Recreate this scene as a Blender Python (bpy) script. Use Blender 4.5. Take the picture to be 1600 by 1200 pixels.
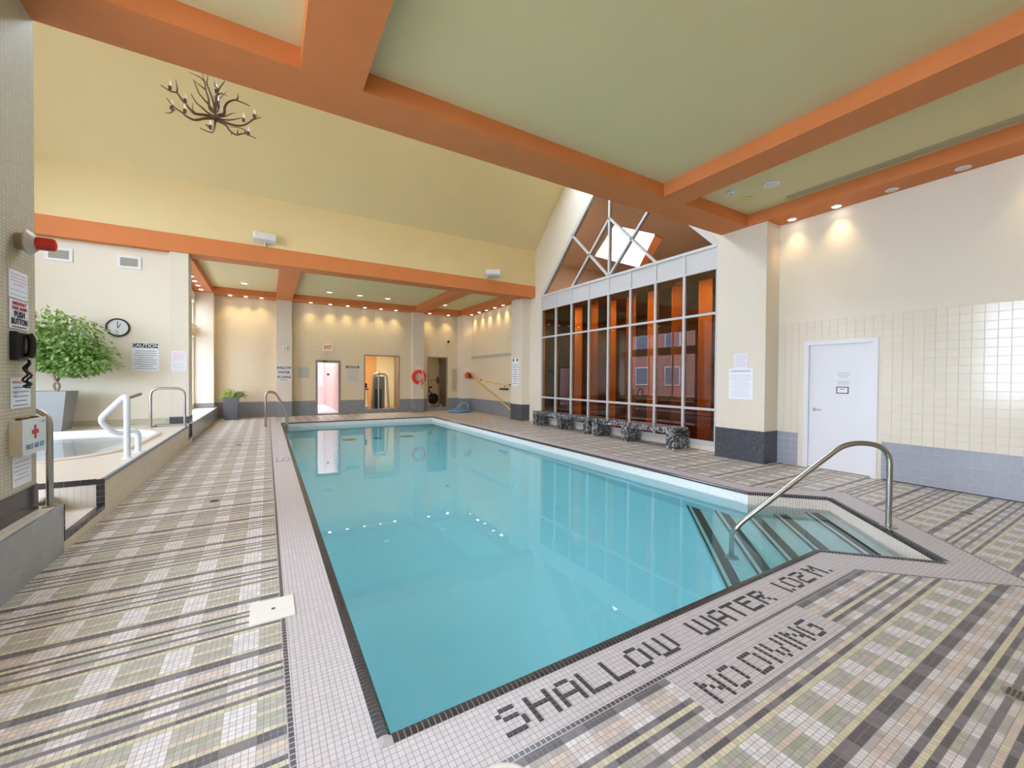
import bpy, bmesh, math, random
from mathutils import Vector, Matrix
from mathutils.geometry import tessellate_polygon
R = math.radians
for o in list(bpy.data.objects): bpy.data.objects.remove(o)
scene = bpy.context.scene
COL = scene.collection

# ------------------------------------------------------------------ camera, world, exposure
cd = bpy.data.cameras.new('camera'); cam = bpy.data.objects.new('camera', cd); COL.objects.link(cam)
cd.sensor_width = 36.0; cd.lens = 640.33 / 1600 * 36.0; cd.clip_start = 0.05; cd.clip_end = 300
yaw, pitch, roll = R(30.902), R(-0.7515), R(0.4207)
_r = Vector((math.cos(yaw), -math.sin(yaw), 0)); _f = Vector((math.sin(yaw), math.cos(yaw), 0)); _u = Vector((0, 0, 1))
f2 = math.cos(pitch) * _f + math.sin(pitch) * _u; u2 = math.cos(pitch) * _u - math.sin(pitch) * _f
r3 = math.cos(roll) * _r + math.sin(roll) * u2; u3 = math.cos(roll) * u2 - math.sin(roll) * _r
cam.matrix_world = Matrix(((r3.x, u3.x, -f2.x, 0), (r3.y, u3.y, -f2.y, 0), (r3.z, u3.z, -f2.z, 1.45), (0, 0, 0, 1)))
scene.camera = cam
w = bpy.data.worlds.new('world'); scene.world = w; w.use_nodes = True
bg = w.node_tree.nodes['Background']; bg.inputs[0].default_value = (0.72, 0.83, 1.0, 1); bg.inputs[1].default_value = 17.0
vs = scene.view_settings
vs.view_transform = 'Standard'; vs.look = 'None'; vs.gamma = 1.0; vs.use_curve_mapping = False; vs.exposure = 0.2
scene.cycles.diffuse_bounces = 6

def portal(loc, rot, sx, sy):
    l = bpy.data.lights.new('window_portal', 'AREA'); l.shape = 'RECTANGLE'; l.size = sx; l.size_y = sy
    l.cycles.is_portal = True
    o = bpy.data.objects.new('window_portal', l); COL.objects.link(o); o.location = loc; o.rotation_euler = rot
portal((-5.33, 8.1, 2.1), (0, R(-90), 0), 2.4, 4.0)      # hot tub windows
portal((-5.33, 0.6, 2.45), (0, R(-90), 0), 3.4, 6.4)     # near bay windows
portal((-5.33, 8.1, 5.35), (0, R(-90), 0), 2.2, 4.4)     # gable window above the hot tub
for x_ in (.9, 3.5, 6.1): portal((x_, 9.2, 8.2), (R(-45), 0, 0), 2.2, 1.7)      # skylights added in the hidden upper roof slope to brighten the pool
portal((-2.16, 14.5, 2.35), (0, R(-90), 0), 3.6, 4.6)    # far bay windows

# ------------------------------------------------------------------ helpers
def lin(c):
    c = c / 255.0
    return c / 12.92 if c <= 0.04045 else ((c + 0.055) / 1.055) ** 2.4
def rgb(r, g, b): return (lin(r), lin(g), lin(b), 1.0)

class MB:
    """collects shapes; build() links them as one mesh object"""
    def __init__(s, o=(0, 0, 0), u=(1, 0, 0), v=(0, 1, 0), n=(0, 0, 1)):
        s.v = []; s.f = []; s.o = Vector(o); s.a = (Vector(u), Vector(v), Vector(n))
    def P(s, p): return s.o + s.a[0] * p[0] + s.a[1] * p[1] + s.a[2] * p[2]
    def add(s, vs_, fs):
        b = len(s.v); s.v += [s.P(p) for p in vs_]; s.f += [tuple(b + i for i in f) for f in fs]; return s
    def box(s, x0, x1, y0, y1, z0, z1):
        return s.add([(x0, y0, z0), (x1, y0, z0), (x1, y1, z0), (x0, y1, z0), (x0, y0, z1), (x1, y0, z1), (x1, y1, z1), (x0, y1, z1)],
                     [(3, 2, 1, 0), (4, 5, 6, 7), (0, 1, 5, 4), (1, 2, 6, 5), (2, 3, 7, 6), (3, 0, 4, 7)])
    def bevbox(s, x0, x1, y0, y1, z0, z1, b):
        """box whose upper face is chamfered"""
        return s.add([(x0, y0, z0), (x1, y0, z0), (x1, y1, z0), (x0, y1, z0), (x0, y0, z1 - b), (x1, y0, z1 - b), (x1, y1, z1 - b), (x0, y1, z1 - b),
                      (x0 + b, y0 + b, z1), (x1 - b, y0 + b, z1), (x1 - b, y1 - b, z1), (x0 + b, y1 - b, z1)],
                     [(3, 2, 1, 0), (0, 1, 5, 4), (1, 2, 6, 5), (2, 3, 7, 6), (3, 0, 4, 7), (4, 5, 9, 8), (5, 6, 10, 9), (6, 7, 11, 10), (7, 4, 8, 11), (8, 9, 10, 11)])
    def poly(s, pts, holes=()):
        loops = [[Vector(p) for p in pts]] + [[Vector(p) for p in h] for h in holes]
        tris = tessellate_polygon(loops); allp = [tuple(p) for l in loops for p in l]
        return s.add(allp, [tuple(t) for t in tris])
    def prism(s, pts, z0, z1, holes=()):
        """polygon in local xy, extruded along local z, with optional holes"""
        s.poly([(p[0], p[1], z1) for p in pts], [[(p[0], p[1], z1) for p in h] for h in holes])
        s.poly([(p[0], p[1], z0) for p in pts], [[(p[0], p[1], z0) for p in h] for h in holes])
        for l in [pts] + list(holes):
            n = len(l)
            s.add([(p[0], p[1], z0) for p in l] + [(p[0], p[1], z1) for p in l], [(i, (i + 1) % n, n + (i + 1) % n, n + i) for i in range(n)])
        return s
    def tube(s, path, r, seg=10, cap=True, taper=None):
        pts = [Vector(p) for p in path]; n = len(pts); rings = []
        t0 = (pts[1] - pts[0]).normalized(); ref = Vector((0, 0, 1)) if abs(t0.z) < 0.9 else Vector((1, 0, 0))
        for i, p in enumerate(pts):
            t = (pts[min(i + 1, n - 1)] - pts[max(i - 1, 0)]).normalized()
            a = ref - t * ref.dot(t)
            if a.length < 1e-5: a = t.orthogonal()
            a.normalize(); b = t.cross(a); ref = a
            rr = r if taper is None else r * taper[i]
            rings.append([tuple(p + (a * math.cos(k * 2 * math.pi / seg) + b * math.sin(k * 2 * math.pi / seg)) * rr) for k in range(seg)])
        vs_ = [q for g in rings for q in g]; fs = []
        for i in range(n - 1):
            for k in range(seg):
                fs.append((i * seg + k, i * seg + (k + 1) % seg, (i + 1) * seg + (k + 1) % seg, (i + 1) * seg + k))
        if cap: fs += [tuple(range(seg))[::-1], tuple((n - 1) * seg + k for k in range(seg))]
        return s.add(vs_, fs)
    def lathe(s, c, prof, seg=20, axis=2):
        """prof: (radius, height) pairs round local axis through c"""
        vs_ = []; fs = []
        for r, h in prof:
            for k in range(seg):
                a = 2 * math.pi * k / seg; q = (r * math.cos(a), r * math.sin(a), h)
                q = q if axis == 2 else ((q[2], q[0], q[1]) if axis == 0 else (q[1], q[2], q[0]))
                vs_.append((c[0] + q[0], c[1] + q[1], c[2] + q[2]))
        n = len(prof)
        for i in range(n - 1):
            for k in range(seg): fs.append((i * seg + k, i * seg + (k + 1) % seg, (i + 1) * seg + (k + 1) % seg, (i + 1) * seg + k))
        fs += [tuple(range(seg))[::-1], tuple((n - 1) * seg + k for k in range(seg))]
        return s.add(vs_, fs)
    def ball(s, c, r, sx=1, sy=1, sz=1, seg=10):
        n = 6; vs_ = []; fs = []
        for i in range(n + 1):
            ph = math.pi * i / n - math.pi / 2
            for k in range(seg):
                a = 2 * math.pi * k / seg
                vs_.append((c[0] + r * sx * math.cos(ph) * math.cos(a), c[1] + r * sy * math.cos(ph) * math.sin(a), c[2] + r * sz * math.sin(ph)))
        for i in range(n):
            for k in range(seg): fs.append((i * seg + k, i * seg + (k + 1) % seg, (i + 1) * seg + (k + 1) % seg, (i + 1) * seg + k))
        return s.add(vs_, fs)
    def build(s, name, m, parent=None, smooth=False, origin=None):
        if parent is not None: org = wloc(parent)
        elif origin is not None: org = Vector(origin)
        else:
            xs = [p.x for p in s.v]; ys = [p.y for p in s.v]
            org = Vector(((min(xs) + max(xs)) / 2, (min(ys) + max(ys)) / 2, min(p.z for p in s.v)))
        me = bpy.data.meshes.new(name); me.from_pydata([tuple(p - org) for p in s.v], [], s.f); me.update()
        bm = bmesh.new(); bm.from_mesh(me); bmesh.ops.remove_doubles(bm, verts=bm.verts, dist=1e-5); bmesh.ops.recalc_face_normals(bm, faces=bm.faces); bm.to_mesh(me); bm.free()
        if smooth:
            for p in me.polygons: p.use_smooth = True
            if smooth != 'all': me.set_sharp_from_angle(angle=R(40))
        if m is not None: me.materials.append(m)
        o = bpy.data.objects.new(name, me); COL.objects.link(o)
        if parent is not None: o.parent = parent
        else: o.location = org
        return o
WL = {}
def wloc(o):
    v = Vector(o.location)
    while o.parent is not None: o = o.parent; v = v + Vector(o.location)
    return v
def empty(name, loc):
    o = bpy.data.objects.new(name, None); COL.objects.link(o); o.location = loc; o.empty_display_size = 0.1; return o
def tag(o, label=None, cat=None, group=None, kind=None):
    if label: o['label'] = label
    if cat: o['category'] = cat
    if group: o['group'] = group
    if kind: o['kind'] = kind
    return o
def thing(name, label, cat, loc, group=None): return tag(empty(name, loc), label, cat, group)
def struct(o, label=None): return tag(o, label, kind='structure')
def arc(pts, rad, n=6):
    """polyline with rounded corners"""
    P = [Vector(p) for p in pts]; out = [P[0]]
    for i in range(1, len(P) - 1):
        a, b, c = P[i - 1], P[i], P[i + 1]; d = min(rad, (a - b).length * .49, (c - b).length * .49)
        p0 = b + (a - b).normalized() * d; p1 = b + (c - b).normalized() * d
        for k in range(n + 1):
            t = k / n; out.append(p0 * (1 - t) ** 2 + b * 2 * t * (1 - t) + p1 * t * t)
    return out + [P[-1]]
def smoothpath(pts, n=5):
    P = [Vector(p) for p in pts]; P = [P[0] * 2 - P[1]] + P + [P[-1] * 2 - P[-2]]; out = []
    for i in range(1, len(P) - 2):
        for k in range(n):
            t = k / n; a, b, c, d = P[i - 1:i + 3]
            out.append(0.5 * (2 * b + (c - a) * t + (2 * a - 5 * b + 4 * c - d) * t * t + (3 * b - a - 3 * c + d) * t ** 3))
    return out + [P[-2]]
# wall frames: (u, v, n) with n pointing into the room
FY = dict(u=(1, 0, 0), v=(0, 0, 1), n=(0, -1, 0))      # on a wall seen looking +Y
FX = dict(u=(0, -1, 0), v=(0, 0, 1), n=(-1, 0, 0))     # on the window wall side, looking +X
FL = dict(u=(0, 1, 0), v=(0, 0, 1), n=(1, 0, 0))       # on the near pillar, looking -X

# ------------------------------------------------------------------ materials
def newmat(name):
    m = bpy.data.materials.new(name); m.use_nodes = True; nt = m.node_tree
    return m, nt, nt.nodes['Principled BSDF']
def N(nt, t, **k):
    n = nt.nodes.new(t)
    for a, b in k.items(): setattr(n, a, b)
    return n
def math_(nt, op, a, b=None, c=None):
    n = N(nt, 'ShaderNodeMath', operation=op)
    for i, x in enumerate((a, b, c)):
        if x is None: continue
        if isinstance(x, (int, float)): n.inputs[i].default_value = x
        else: nt.links.new(x, n.inputs[i])
    return n.outputs[0]
def mix(nt, fac, a, b):
    n = N(nt, 'ShaderNodeMix', data_type='RGBA')
    for i, x in ((0, fac), (6, a), (7, b)):
        if isinstance(x, (int, float)): n.inputs[i].default_value = x
        elif isinstance(x, tuple): n.inputs[i].default_value = x
        else: nt.links.new(x, n.inputs[i])
    return n.outputs[2]
def posxyz(nt):
    g = N(nt, 'ShaderNodeNewGeometry'); s = N(nt, 'ShaderNodeSeparateXYZ'); nt.links.new(g.outputs['Position'], s.inputs[0]); return g, s.outputs
def bump(nt, bs, h, strength=.3, dist=.01):
    b = N(nt, 'ShaderNodeBump'); b.inputs['Strength'].default_value = strength; b.inputs['Distance'].default_value = dist
    nt.links.new(h, b.inputs['Height']); nt.links.new(b.outputs[0], bs.inputs['Normal'])
MATS = {}
def plain(name, c, rough=.5, metal=0, noise=0, nscale=8, bmp=0, bscale=60, spec=.5, emit=None, es=0):
    if name in MATS: return MATS[name]
    m, nt, bs = newmat(name); bs.inputs['Base Color'].default_value = c; bs.inputs['Roughness'].default_value = rough
    bs.inputs['Metallic'].default_value = metal; bs.inputs['Specular IOR Level'].default_value = spec
    g = N(nt, 'ShaderNodeNewGeometry')
    if noise:
        t = N(nt, 'ShaderNodeTexNoise'); t.inputs['Scale'].default_value = nscale; t.inputs['Detail'].default_value = 4
        nt.links.new(g.outputs['Position'], t.inputs['Vector'])
        k = 1 - noise; col = mix(nt, t.outputs['Fac'], (c[0] * k, c[1] * k, c[2] * k, 1), (min(1, c[0] * (1 + noise)), min(1, c[1] * (1 + noise)), min(1, c[2] * (1 + noise)), 1))
        nt.links.new(col, bs.inputs['Base Color'])
    if bmp:
        t = N(nt, 'ShaderNodeTexNoise'); t.inputs['Scale'].default_value = bscale; t.inputs['Detail'].default_value = 3
        nt.links.new(g.outputs['Position'], t.inputs['Vector']); bump(nt, bs, t.outputs['Fac'], bmp, .01)
    if emit: bs.inputs['Emission Color'].default_value = emit; bs.inputs['Emission Strength'].default_value = es
    MATS[name] = m; return m
def grid(name, c, grout, pu, pv, rough=.35, var=.08, gw=.08, floor=False, u0=0, v0=0, bmp=.25):
    """rectangular tile field in world units; on walls u runs along the wall and v is z"""
    if name in MATS: return MATS[name]
    m, nt, bs = newmat(name); g, p = posxyz(nt); bs.inputs['Roughness'].default_value = rough
    if floor: u, v = p[0], p[1]
    else:
        s = N(nt, 'ShaderNodeSeparateXYZ'); nt.links.new(g.outputs['True Normal'], s.inputs[0])
        ax = math_(nt, 'ABSOLUTE', s.outputs[0]); sel = math_(nt, 'GREATER_THAN', ax, .6)
        az = math_(nt, 'GREATER_THAN', math_(nt, 'ABSOLUTE', s.outputs[2]), .6)
        u = math_(nt, 'ADD', math_(nt, 'MULTIPLY', p[1], sel), math_(nt, 'MULTIPLY', p[0], math_(nt, 'SUBTRACT', 1, sel)))
        v = math_(nt, 'ADD', math_(nt, 'MULTIPLY', p[1], az), math_(nt, 'MULTIPLY', p[2], math_(nt, 'SUBTRACT', 1, az)))
    u = math_(nt, 'DIVIDE', math_(nt, 'SUBTRACT', u, u0), pu); v = math_(nt, 'DIVIDE', math_(nt, 'SUBTRACT', v, v0), pv)
    iu, iv = math_(nt, 'FLOOR', u), math_(nt, 'FLOOR', v); fu, fv = math_(nt, 'FRACT', u), math_(nt, 'FRACT', v)
    gm = math_(nt, 'MAXIMUM', math_(nt, 'LESS_THAN', fu, gw), math_(nt, 'LESS_THAN', fv, gw * pu / pv))
    cx = N(nt, 'ShaderNodeCombineXYZ'); nt.links.new(iu, cx.inputs[0]); nt.links.new(iv, cx.inputs[1])
    wn = N(nt, 'ShaderNodeTexWhiteNoise'); nt.links.new(cx.outputs[0], wn.inputs['Vector'])
    k = 1 - var; col = mix(nt, wn.outputs['Value'], (c[0] * k, c[1] * k, c[2] * k, 1), (min(1, c[0] * (1 + var)), min(1, c[1] * (1 + var)), min(1, c[2] * (1 + var)), 1))
    nt.links.new(mix(nt, gm, col, grout), bs.inputs['Base Color'])
    if bmp: bump(nt, bs, math_(nt, 'SUBTRACT', 1, gm), bmp, .002)
    MATS[name] = m; return m
PX, PY = .02446, .0254
def plaid():
    m, nt, bs = newmat('plaid_mosaic'); g, p = posxyz(nt); bs.inputs['Roughness'].default_value = .42
    u = math_(nt, 'DIVIDE', math_(nt, 'SUBTRACT', p[0], .195 - 2.5 * PX), PX); v = math_(nt, 'DIVIDE', math_(nt, 'SUBTRACT', 2.54, p[1]), PY)
    iu, iv = math_(nt, 'FLOOR', u), math_(nt, 'FLOOR', v); fu, fv = math_(nt, 'FRACT', u), math_(nt, 'FRACT', v)
    row = math_(nt, 'FLOORED_MODULO', iv, 24); colm = math_(nt, 'FLOORED_MODULO', iu, 12)
    dk, dk2 = (92, 88, 94), (122, 117, 122); gy = (176, 170, 168); gn = (172, 173, 156); gn2 = (162, 164, 146); pe = (206, 190, 178); ye = (206, 198, 170); wh = (216, 212, 214); pk = (212, 202, 200); gw_ = (186, 180, 178)
    G = [dk, dk, gy, pe, pe, gw_, dk, ye, dk, gn, gy, dk2, gy, pe, dk, ye, gn, gy, gn, pe, gn2, gn, gy, ye]
    W = [dk2, dk2, wh, pk, pk, wh, dk2, ye, dk2, pk, wh, dk2, pk, ye, dk2, ye, wh, wh, wh, pk, wh, wh, wh, ye]
    fac = math_(nt, 'DIVIDE', math_(nt, 'ADD', row, .5), 24)
    def ramp(cs):
        n = N(nt, 'ShaderNodeValToRGB'); n.color_ramp.interpolation = 'CONSTANT'; e = n.color_ramp.elements
        e[0].position = 0; e[0].color = rgb(*cs[0]); e[1].position = 1 / 24; e[1].color = rgb(*cs[1])
        for i in range(2, 24):
            x = e.new(i / 24); x.color = rgb(*cs[i])
        nt.links.new(fac, n.inputs[0]); return n.outputs[0]
    col = mix(nt, math_(nt, 'LESS_THAN', colm, 5), ramp(G), ramp(W))
    cx = N(nt, 'ShaderNodeCombineXYZ'); nt.links.new(iu, cx.inputs[0]); nt.links.new(iv, cx.inputs[1])
    wn = N(nt, 'ShaderNodeTexWhiteNoise'); nt.links.new(cx.outputs[0], wn.inputs['Vector'])
    hs = N(nt, 'ShaderNodeHueSaturation'); nt.links.new(col, hs.inputs['Color']); nt.links.new(math_(nt, 'MULTIPLY_ADD', wn.outputs['Value'], .22, .89), hs.inputs['Value'])
    gm = math_(nt, 'MAXIMUM', math_(nt, 'LESS_THAN', fu, .085), math_(nt, 'LESS_THAN', fv, .085))
    nz = N(nt, 'ShaderNodeTexNoise'); nz.inputs['Scale'].default_value = .9; nt.links.new(g.outputs['Position'], nz.inputs['Vector'])
    grout = mix(nt, nz.outputs['Fac'], rgb(120, 112, 108), rgb(150, 142, 138))
    nt.links.new(mix(nt, gm, hs.outputs[0], grout), bs.inputs['Base Color'])
    bump(nt, bs, math_(nt, 'SUBTRACT', 1, gm), .25, .002); return m
def granite(name, c1, c2, scale, vein=None, rough=.25):
    m, nt, bs = newmat(name); bs.inputs['Roughness'].default_value = rough; g = N(nt, 'ShaderNodeNewGeometry')
    t = N(nt, 'ShaderNodeTexNoise'); t.inputs['Scale'].default_value = scale; t.inputs['Detail'].default_value = 6; nt.links.new(g.outputs['Position'], t.inputs['Vector'])
    r = N(nt, 'ShaderNodeValToRGB'); r.color_ramp.elements[0].position = .35; r.color_ramp.elements[1].position = .65
    r.color_ramp.elements[0].color = c1; r.color_ramp.elements[1].color = c2; nt.links.new(t.outputs['Fac'], r.inputs[0]); col = r.outputs[0]
    if vein:
        w_ = N(nt, 'ShaderNodeTexNoise'); w_.inputs['Scale'].default_value = 5; w_.inputs['Detail'].default_value = 5; w_.inputs['Distortion'].default_value = 1.6; nt.links.new(g.outputs['Position'], w_.inputs['Vector'])
        a = math_(nt, 'ABSOLUTE', math_(nt, 'SUBTRACT', w_.outputs['Fac'], .5)); a = math_(nt, 'LESS_THAN', a, .022)
        col = mix(nt, math_(nt, 'MULTIPLY', a, .75), col, vein)
    nt.links.new(col, bs.inputs['Base Color']); return m
def glass(name, tint, refl=1.45, rough=.0, boost=0.0):
    """thin pane: tinted see-through plus mirror reflection"""
    m, nt, bs = newmat(name); nt.nodes.remove(bs); out = nt.nodes['Material Output']
    t = N(nt, 'ShaderNodeBsdfTransparent'); t.inputs[0].default_value = tint; gl = N(nt, 'ShaderNodeBsdfGlossy'); gl.inputs['Roughness'].default_value = rough
    gl.inputs[0].default_value = (1, 1, 1, 1)
    fr = N(nt, 'ShaderNodeFresnel'); fr.inputs[0].default_value = refl; mx = N(nt, 'ShaderNodeMixShader')
    gg = N(nt, 'ShaderNodeNewGeometry'); nt.links.new(math_(nt, 'MULTIPLY', math_(nt, 'ADD', fr.outputs[0], boost), math_(nt, 'SUBTRACT', 1, gg.outputs['Backfacing'])), mx.inputs[0]); nt.links.new(t.outputs[0], mx.inputs[1]); nt.links.new(gl.outputs[0], mx.inputs[2]); nt.links.new(mx.outputs[0], out.inputs[0]); return m
def water(name, absorb, dens):
    m, nt, bs = newmat(name); nt.nodes.remove(bs); out = nt.nodes['Material Output']
    g = N(nt, 'ShaderNodeNewGeometry'); nz = N(nt, 'ShaderNodeTexNoise'); nz.inputs['Scale'].default_value = 2.2; nz.inputs['Detail'].default_value = 2; nt.links.new(g.outputs['Position'], nz.inputs['Vector'])
    b = N(nt, 'ShaderNodeBump'); b.inputs['Strength'].default_value = .02; b.inputs['Distance'].default_value = .05; nt.links.new(nz.outputs['Fac'], b.inputs['Height'])
    gl = N(nt, 'ShaderNodeBsdfGlass'); gl.inputs['Roughness'].default_value = 0; gl.inputs['IOR'].default_value = 1.33; nt.links.new(b.outputs[0], gl.inputs['Normal']); nt.links.new(gl.outputs[0], out.inputs[0])
    va = N(nt, 'ShaderNodeVolumeAbsorption'); va.inputs[0].default_value = absorb; va.inputs[1].default_value = dens; nt.links.new(va.outputs[0], out.inputs['Volume'])
    return m
M = dict(
    plaid=plaid(),
    border=grid('border_mosaic', rgb(198, 190, 192), rgb(128, 122, 126), .0254, .0285, .4, .05, .09, floor=True),
    darkrow=grid('dark_row_mosaic', rgb(66, 62, 66), rgb(170, 164, 166), .0254, .0285, .3, .2, .2, floor=True, u0=.07, v0=1.3052),
    lettertile=plain('letter_tile', rgb(62, 60, 62), .55, noise=.2, nscale=40),
    darktile=plain('dark_tile', rgb(58, 55, 58), .18, noise=.2, nscale=40),
    grout=plain('grout', rgb(176, 170, 170), .7),
    poolwhite=plain('pool_plaster', rgb(246, 249, 250), .5, noise=.03, nscale=3),
    poolwall=grid('pool_wall_mosaic', rgb(238, 238, 238), rgb(205, 208, 210), .0254, .0254, .3, .03, .08),
    baywall=grid('bay_wall_mosaic', rgb(224, 212, 200), rgb(178, 165, 155), .0254, .0254, .3, .05, .1),
    stair=plain('stair_plaster', rgb(220, 226, 220), .5, noise=.03),
    nosing=plain('stair_nosing', rgb(70, 78, 76), .4, noise=.15, nscale=30),
    water=water('pool_water', (.0, .89, 1.0, 1), .40), tubwater=water('tub_water', (.4, .88, .93, 1), .15),
    ceil=plain('ceiling_paint', rgb(216, 202, 156), .8, noise=.03, nscale=2, bmp=.1, bscale=90),
    slope=plain('hall_ceiling_paint', rgb(222, 200, 152), .8, noise=.03, nscale=2, bmp=.1, bscale=90),
    orange=plain('orange_stucco', rgb(208, 124, 68), .7, noise=.08, nscale=4, bmp=.25, bscale=120),
    cream=plain('cream_paint', rgb(226, 217, 200), .6, noise=.02, nscale=2),
    creamfar=grid('cream_wall_tile', rgb(222, 208, 180), rgb(212, 198, 170), .111, .111, .35, .02, .05, bmp=.1),
    stone=plain('pillar_stucco', rgb(222, 212, 196), .7, noise=.06, nscale=25, bmp=.2, bscale=160),
    pillarmosaic=grid('pillar_mosaic', rgb(198, 192, 170), rgb(164, 157, 138), .05, .0254, .4, .06, .09),
    greytile=grid('grey_wall_tile', rgb(138, 142, 150), rgb(122, 126, 132), .111, .111, .25, .04, .05, bmp=.1),
    granite=granite('dark_granite', rgb(44, 48, 56), rgb(92, 96, 104), 90),
    marble=granite('black_marble', rgb(40, 42, 46), rgb(92, 94, 98), 18, rgb(196, 196, 198), .12),
    steel=plain('brushed_steel', rgb(176, 172, 166), .28, 1),
    whitemetal=plain('white_rail', rgb(214, 218, 226), .35),
    alu=plain('aluminium_frame', rgb(196, 196, 198), .4, .0),
    alud=plain('dull_aluminium', rgb(150, 142, 134), .4, .3),
    white=plain('white_paint', rgb(226, 226, 231), .4),
    paper=plain('paper', rgb(232, 233, 240), .6), print=plain('grey_print', rgb(176, 178, 190), .6), black=plain('black_plastic', rgb(22, 22, 24), .4), navy=plain('navy_print', rgb(40, 44, 62), .6),
    redprint=plain('red_print', rgb(190, 50, 60), .6), blueprint=plain('blue_print', rgb(96, 134, 168), .6), pinkprint=plain('pink_print', rgb(214, 150, 160), .6),
    amber=glass('amber_glass', (.70, .50, .28, 1), 1.5, boost=.03), gableglass=glass('gable_glass', (.84, .78, .72, 1), 1.4), sunglass=glass('sun_glass', (.55, .56, .58, 1), 1.3), clear=glass('clear_glass', (.95, .97, .96, 1), 1.3),
    tile_cream=plain('cream_glazed_tile', rgb(226, 218, 202), .12), tile_grey=plain('grey_glazed_tile', rgb(160, 164, 176), .15),
)
for k in ('tile_cream', 'tile_grey'):     # slight glaze variation per piece
    m = M[k]; nt = m.node_tree; bs = nt.nodes['Principled BSDF']; oi = N(nt, 'ShaderNodeObjectInfo'); c = tuple(bs.inputs['Base Color'].default_value)
    nt.links.new(mix(nt, oi.outputs['Random'], tuple(x * .985 for x in c[:3]) + (1,), tuple(min(1, x * 1.015) for x in c[:3]) + (1,)), bs.inputs['Base Color'])

# ------------------------------------------------------------------ dimensions
XW, YF, XFAR, ZB, ZC = 7.81, 17.25, 7.85, 4.19, 4.385
XL = -5.2; YB = -3.0; PZ = .40; XK = -1.425
A, B, C_, D, E_, F_, G_ = (.43, 1.665), (4.04, 1.665), (4.675, 1.03), (5.965, 2.32), (5.33, 2.955), (5.33, 14.72), (.43, 14.72)
POOL = [A, B, C_, D, E_, F_, G_]
def offset(poly, d):
    """outward offset of a counter-clockwise polygon"""
    n = len(poly); L = []
    for i in range(n):
        p, q = Vector(poly[i]), Vector(poly[(i + 1) % n]); t = (q - p).normalized(); nn = Vector((t.y, -t.x)); L.append((p + nn * d, t))
    out = []
    for i in range(n):
        p, t = L[i - 1]; q, s_ = L[i]; den = t.x * s_.y - t.y * s_.x
        k = ((q.x - p.x) * s_.y - (q.y - p.y) * s_.x) / den; out.append((p.x + t.x * k, p.y + t.y * k))
    return out
OUT, OUT2, NOS = offset(POOL, .335), offset(POOL, .36), offset(POOL, .052)
WZ = -.15; PB = -1.17

# ------------------------------------------------------------------ floor
fl = MB().poly([(XL, YB, 0), (XW + .02, YB, 0), (XW + .02, 12, 0), (XFAR, 12, 0), (XFAR, YF, 0), (XL, YF, 0)], [[(p[0], p[1], 0) for p in OUT2]]).build('floor', M['plaid'], origin=(0, 0, 0))
struct(fl, 'plaid mosaic pool deck in grey, cream and dark stripes')
def ring(a, b, z, i0=0, i1=None):
    mb = MB(); n = len(a)
    for i in range(n):
        j = (i + 1) % n; mb.add([(a[i][0], a[i][1], z), (b[i][0], b[i][1], z), (b[j][0], b[j][1], z), (a[j][0], a[j][1], z)], [(0, 1, 2, 3)])
    return mb
o = ring(NOS, OUT, 0).build('pool_border', M['border'], fl); o['label'] = 'pale lilac grey mosaic border round the pool'
o = ring(OUT, OUT2, 0).build('border_line', M['darkrow'], fl); o['label'] = 'thin dark tile line edging the border'

# mosaic lettering set in the border, one letter per object, each tile a small raised square
FONT = {'S': ['.###.', '#....', '.###.', '....#', '....#', '####.'], 'H': ['#...#', '#...#', '#####', '#...#', '#...#', '#...#'], 'A': ['.###.', '#...#', '#...#', '#####', '#...#', '#...#'],
        'L': ['#....', '#....', '#....', '#....', '#....', '#####'], 'O': ['.###.', '#...#', '#...#', '#...#', '#...#', '.###.'], 'W': ['#..#..#', '#..#..#', '#..#..#', '#..#..#', '#..#..#', '.#####.'],
        'T': ['#####', '..#..', '..#..', '..#..', '..#..', '..#..'], 'E': ['#####', '#....', '####.', '#....', '#....', '#####'], 'R': ['####.', '#...#', '####.', '#.#..', '#..#.', '#...#'],
        '1': ['#', '#', '#', '#', '#', '#'], '.': ['.', '.', '.', '.', '.', '#'], '0': ['.###.', '#...#', '#...#', '#...#', '#...#', '.###.'], '2': ['####.', '....#', '.###.', '#....', '#....', '#####'],
        'M': ['#...#', '##.##', '#.#.#', '#...#', '#...#', '#...#'], 'N': ['#...#', '##..#', '#.#.#', '#..##', '#...#', '#...#'], 'D': ['####.', '#...#', '#...#', '#...#', '#...#', '####.'],
        'I': ['#', '#', '#', '#', '#', '#'], 'V': ['#...#', '#...#', '#...#', '.#.#.', '.#.#.', '..#..'], 'G': ['.####', '#....', '#..##', '#...#', '#...#', '.###.']}
def lettering(items, ytop, p=.0254):
    for ch, x in items:
        mb = MB(); q = .0245
        for r_, line in enumerate(FONT[ch]):
            for c_, k in enumerate(line):
                if k == '#': mb.bevbox(x + c_ * p, x + c_ * p + .0225, ytop - (r_ + 1) * q + .002, ytop - r_ * q, 0, .0035, .002)
        o = mb.build('mosaic_letter', M['lettertile'], fl)
        o['label'] = 'dark mosaic letter in the pool border' if ch not in '.12 0' else 'dark mosaic character of the depth mark'
lettering(zip('SHALLOW', (.836, .989, 1.14, 1.289, 1.445, 1.60, 1.765)), 1.548)
lettering(zip('WATER', (2.12, 2.32, 2.47, 2.625, 2.78)), 1.548)
lettering(zip('1.02M.', (3.085, 3.125, 3.175, 3.33, 3.52, 3.685)), 1.548)
# second line sits on its own pale panel inside the plaid
o = MB().box(1.66, 2.93, 1.035, 1.305, 0, .0015).build('letter_panel', M['border'], fl); o['label'] = 'pale mosaic panel behind the second line of letters'
lettering(zip('NODIVING', (1.745, 1.90, 2.10, 2.26, 2.31, 2.465, 2.515, 2.665)), 1.215)

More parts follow.
